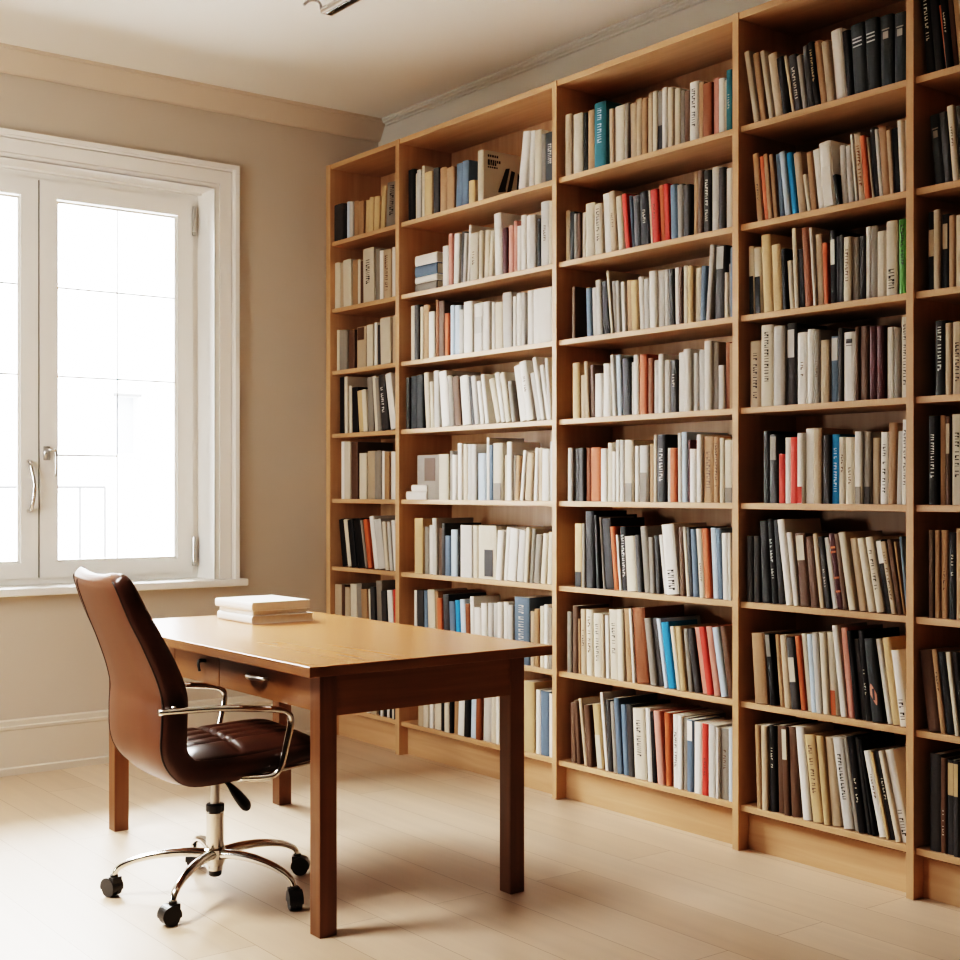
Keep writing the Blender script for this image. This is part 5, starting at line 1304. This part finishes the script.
# armrests: flat chrome loops
for sg in (-1, 1):
    y = sg*.277
    pts = spline([(-.268 if sg < 0 else -.225,y,.622),(-.15,y,.621),(-.06,y,.617),(.02,y,.609),(.080,y,.602),(.118,y,.592),(.134,y,.567),(.124,y,.510),(.108,y,.450),(.092,y,.418),(.060,y*.98,.404),(-.01,y*.86,.402)], 6)
    bm = bmesh.new(); tube(bm, pts, .0135, 12, ry=.72)
    obj('armrest', bm, M_CHROME, ch, smooth=True)
    bm = bmesh.new(); tube(bm, [(-.222, y*.99, .626), (-.215, sg*.250, .626)], .010, 10)
    obj('arm_bracket', bm, M_CHROME, ch, smooth=True)
bm = bmesh.new()
tube(bm, [(-.02,-.244,.397),(.10,-.246,.412),(.20,-.244,.424),(.268,-.225,.430),(.278,-.20,.431),(.280,0,.431),(.278,.20,.431),(.268,.225,.430),(.20,.244,.424),(.10,.246,.412),(-.02,.244,.397)], .005, 8)
obj('seat_frame', bm, M_CHROME, ch, smooth=True)
# mechanism, lever, gas lift
bm = boxbm(-.085, .085, -.07, .07, .362, .398, bev=.008); lathe(bm, [(.034,.345),(.036,.365)], 0, 0, 24)
obj('mechanism', bm, M_BLACK, ch)
bm = bmesh.new()
tube(bm, spline([(.000,-.075,.366),(.012,-.090,.352),(.026,-.098,.332),(.048,-.104,.302),(.062,-.106,.284),(.069,-.107,.272)],4), [.007,.008,.009,.010,.012,.014,.016,.018,.020,.022,.024,.025,.026,.026,.026,.025,.023,.020,.016,.011,.004], 12, ry=.55)
obj('lever', bm, M_BLACK, ch, smooth=True)
bm = bmesh.new(); lathe(bm, [(.0265,.144),(.0275,.150),(.0265,.252),(.0255,.256)]); obj('column', bm, M_CHROME, ch)
bm = bmesh.new(); lathe(bm, [(.0275,.2565),(.0285,.260),(.0285,.276),(.026,.279)]); obj('collar', bm, M_BLACK, ch)
bm = bmesh.new(); lathe(bm, [(.0145,.2795),(.0145,.350)]); obj('gas_rod', bm, M_STEEL, ch)
bm = bmesh.new(); lathe(bm, [(.022,.074),(.024,.078),(.024,.088),(.030,.098),(.035,.112),(.035,.140),(.028,.1435)]); obj('hub', bm, M_CHROME, ch)
bm = bmesh.new(); lathe(bm, [(.016,.056),(.020,.060),(.0205,.0735)]); obj('hub_cap', bm, M_BLACK, ch)
for k in range(5):
    a = R(149 + 72*k + 6)
    ca, sa = math.cos(a), math.sin(a)
    rad = spline([(.026,.126,.018),(.080,.131,.017),(.150,.129,.0155),(.215,.119,.0135),(.262,.105,.0120),(.294,.087,.0105),(.306,.066,.0098)], 5)
    bm = bmesh.new(); tube(bm, [(r*ca, r*sa, z) for r, z, q in rad], [q for r, z, q in rad], 12, ry=.85)
    obj('base_leg', bm, M_CHROME, ch, smooth=True)
    px, py = .306*ca, .306*sa
    yaw = a + R(140)
    ct, st = math.cos(yaw), math.sin(yaw)
    cs = bmesh.new()
    # hood: half disc, wide in the middle
    def disc(bm, r, y0, y1, cx, cz, n=22, a0=0, a1=2*math.pi, bev=.0):
        pts = [(cx + r*math.cos(a0+(a1-a0)*i/n), cz + r*math.sin(a0+(a1-a0)*i/n)) for i in range(n + (0 if a1-a0 > 6.2 else 1))]
        A = [bm.verts.new((x, y0, z)) for x, z in pts]; B = [bm.verts.new((x, y1, z)) for x, z in pts]
        m_ = len(pts)
        for i in range(m_): bm.faces.new((A[i], A[(i+1) % m_], B[(i+1) % m_], B[i]))
        bm.faces.new(A[::-1]); bm.faces.new(B)
    disc(cs, .0295, -.021, .021, -.010, .030, 16, R(-15), R(195))
    add_box(cs, -.004, .016, -.017, .017, .036, .062)
    lathe(cs, [(.012,.060),(.012,.068)], 0, 0, 14)
    Mx = Matrix.Translation((px, py, 0)) @ Matrix.Rotation(yaw, 4, 'Z')
    bmesh.ops.transform(cs, matrix=Mx, verts=cs.verts[:])
    co = obj('caster', cs, M_BLACK, ch)
    for q in (-1, 1):
        wb = bmesh.new(); disc(wb, .0265, q*.0095-.0085, q*.0095+.0085, -.010, .027, 24)
        bmesh.ops.transform(wb, matrix=Mx, verts=wb.verts[:]); obj('caster_wheel', wb, M_BLACK, co)

# ------------------------------------------------------------------ ceiling light
cl = thing('ceiling_light', 'slim chrome ceiling lamp with dark glass strip and small hooked arm', 'ceiling light', (2.70, 4.08, HC-.012))
bm = boxbm(-.030, .030, -.45, .47, -.064, -.038, bev=.010); obj('housing', bm, M_CHROME, cl, smooth=False)
obj('lens', boxbm(-.011, .011, -.43, .45, -.0665, -.0642, bev=.0008), M_LENS, cl)
bm = bmesh.new(); add_box(bm, -.022, .022, -.25, .30, -.038, .012); obj('canopy', bm, M_STEEL, cl)
bm = bmesh.new(); tube(bm, spline([(-.024,.462,-.050),(-.030,.464,-.026),(-.048,.466,-.016),(-.075,.468,-.022),(-.098,.470,-.044)],5), .006, 10); obj('hook', bm, M_STEEL, cl, smooth=True)

# ------------------------------------------------------------------ light
w_ = bpy.data.worlds.new('World'); bpy.context.scene.world = w_; w_.use_nodes = True
bg = w_.node_tree.nodes['Background']; bg.inputs[0].default_value = (1, .985, .965, 1); bg.inputs[1].default_value = WORLD = 37.0
def portal(name, loc, rot, sx, sy):
    l = bpy.data.lights.new(name, 'AREA'); l.shape = 'RECTANGLE'; l.size = sx; l.size_y = sy; l.cycles.is_portal = True
    o = bpy.data.objects.new(name, l); C.objects.link(o); o.location = loc; o.rotation_euler = rot; return o
portal('window_portal', ((WX0+WX1)/2, YB+T+.02, (WZ0+WZ1)/2), (R(-90), 0, 0), WX1-WX0, WZ1-WZ0)
portal('left_window_portal', (XL-T-.02, (LY0+LY1)/2, (LZ0+LZ1)/2), (0, R(-90), 0), LZ1-LZ0, LY1-LY0)
def area(name, loc, tgt, sx, sy, e, col):
    l = bpy.data.lights.new(name, 'AREA'); l.shape = 'RECTANGLE'; l.size = sx; l.size_y = sy; l.energy = e; l.color = col
    o = bpy.data.objects.new(name, l); C.objects.link(o); o.location = loc
    o.rotation_euler = (Vector(tgt)-Vector(loc)).to_track_quat('-Z', 'Y').to_euler(); return o
area('wall_fill', (-.95, 4.3, 1.9), (.9, 5.95, 2.05), .9, 1.2, 8.5, (1, .97, .93)).data.spread = R(84)  # added fill to brighten the window wall, no real fixture
area('floor_wash_fill', (.1, 4.0, 2.9), (1.15, 3.9, 0), .8, .8, 18, (1, .98, .95)).data.spread = R(85)  # added fill for the bright pool on the left floor, not a room lamp

# ------------------------------------------------------------------ camera
cam = bpy.data.cameras.new('camera'); co = bpy.data.objects.new('camera', cam); C.objects.link(co)
co.location = (0, 0, 1.25); co.rotation_euler = (R(90), 0, -math.atan2(1022, 1345))
cam.sensor_width = 36; cam.lens = 36*1345/960; cam.shift_y = 10/960; cam.clip_start = .05
bpy.context.scene.camera = co
vs = bpy.context.scene.view_settings
vs.view_transform = 'Filmic'; vs.look = 'Very High Contrast'; vs.exposure = 1.1
sc = bpy.context.scene
sc.cycles.use_denoising = True
sc.cycles.max_bounces = 10; sc.cycles.diffuse_bounces = 6; sc.cycles.transparent_max_bounces = 12
sc.cycles.caustics_reflective = False; sc.cycles.caustics_refractive = False; sc.cycles.sample_clamp_indirect = 6
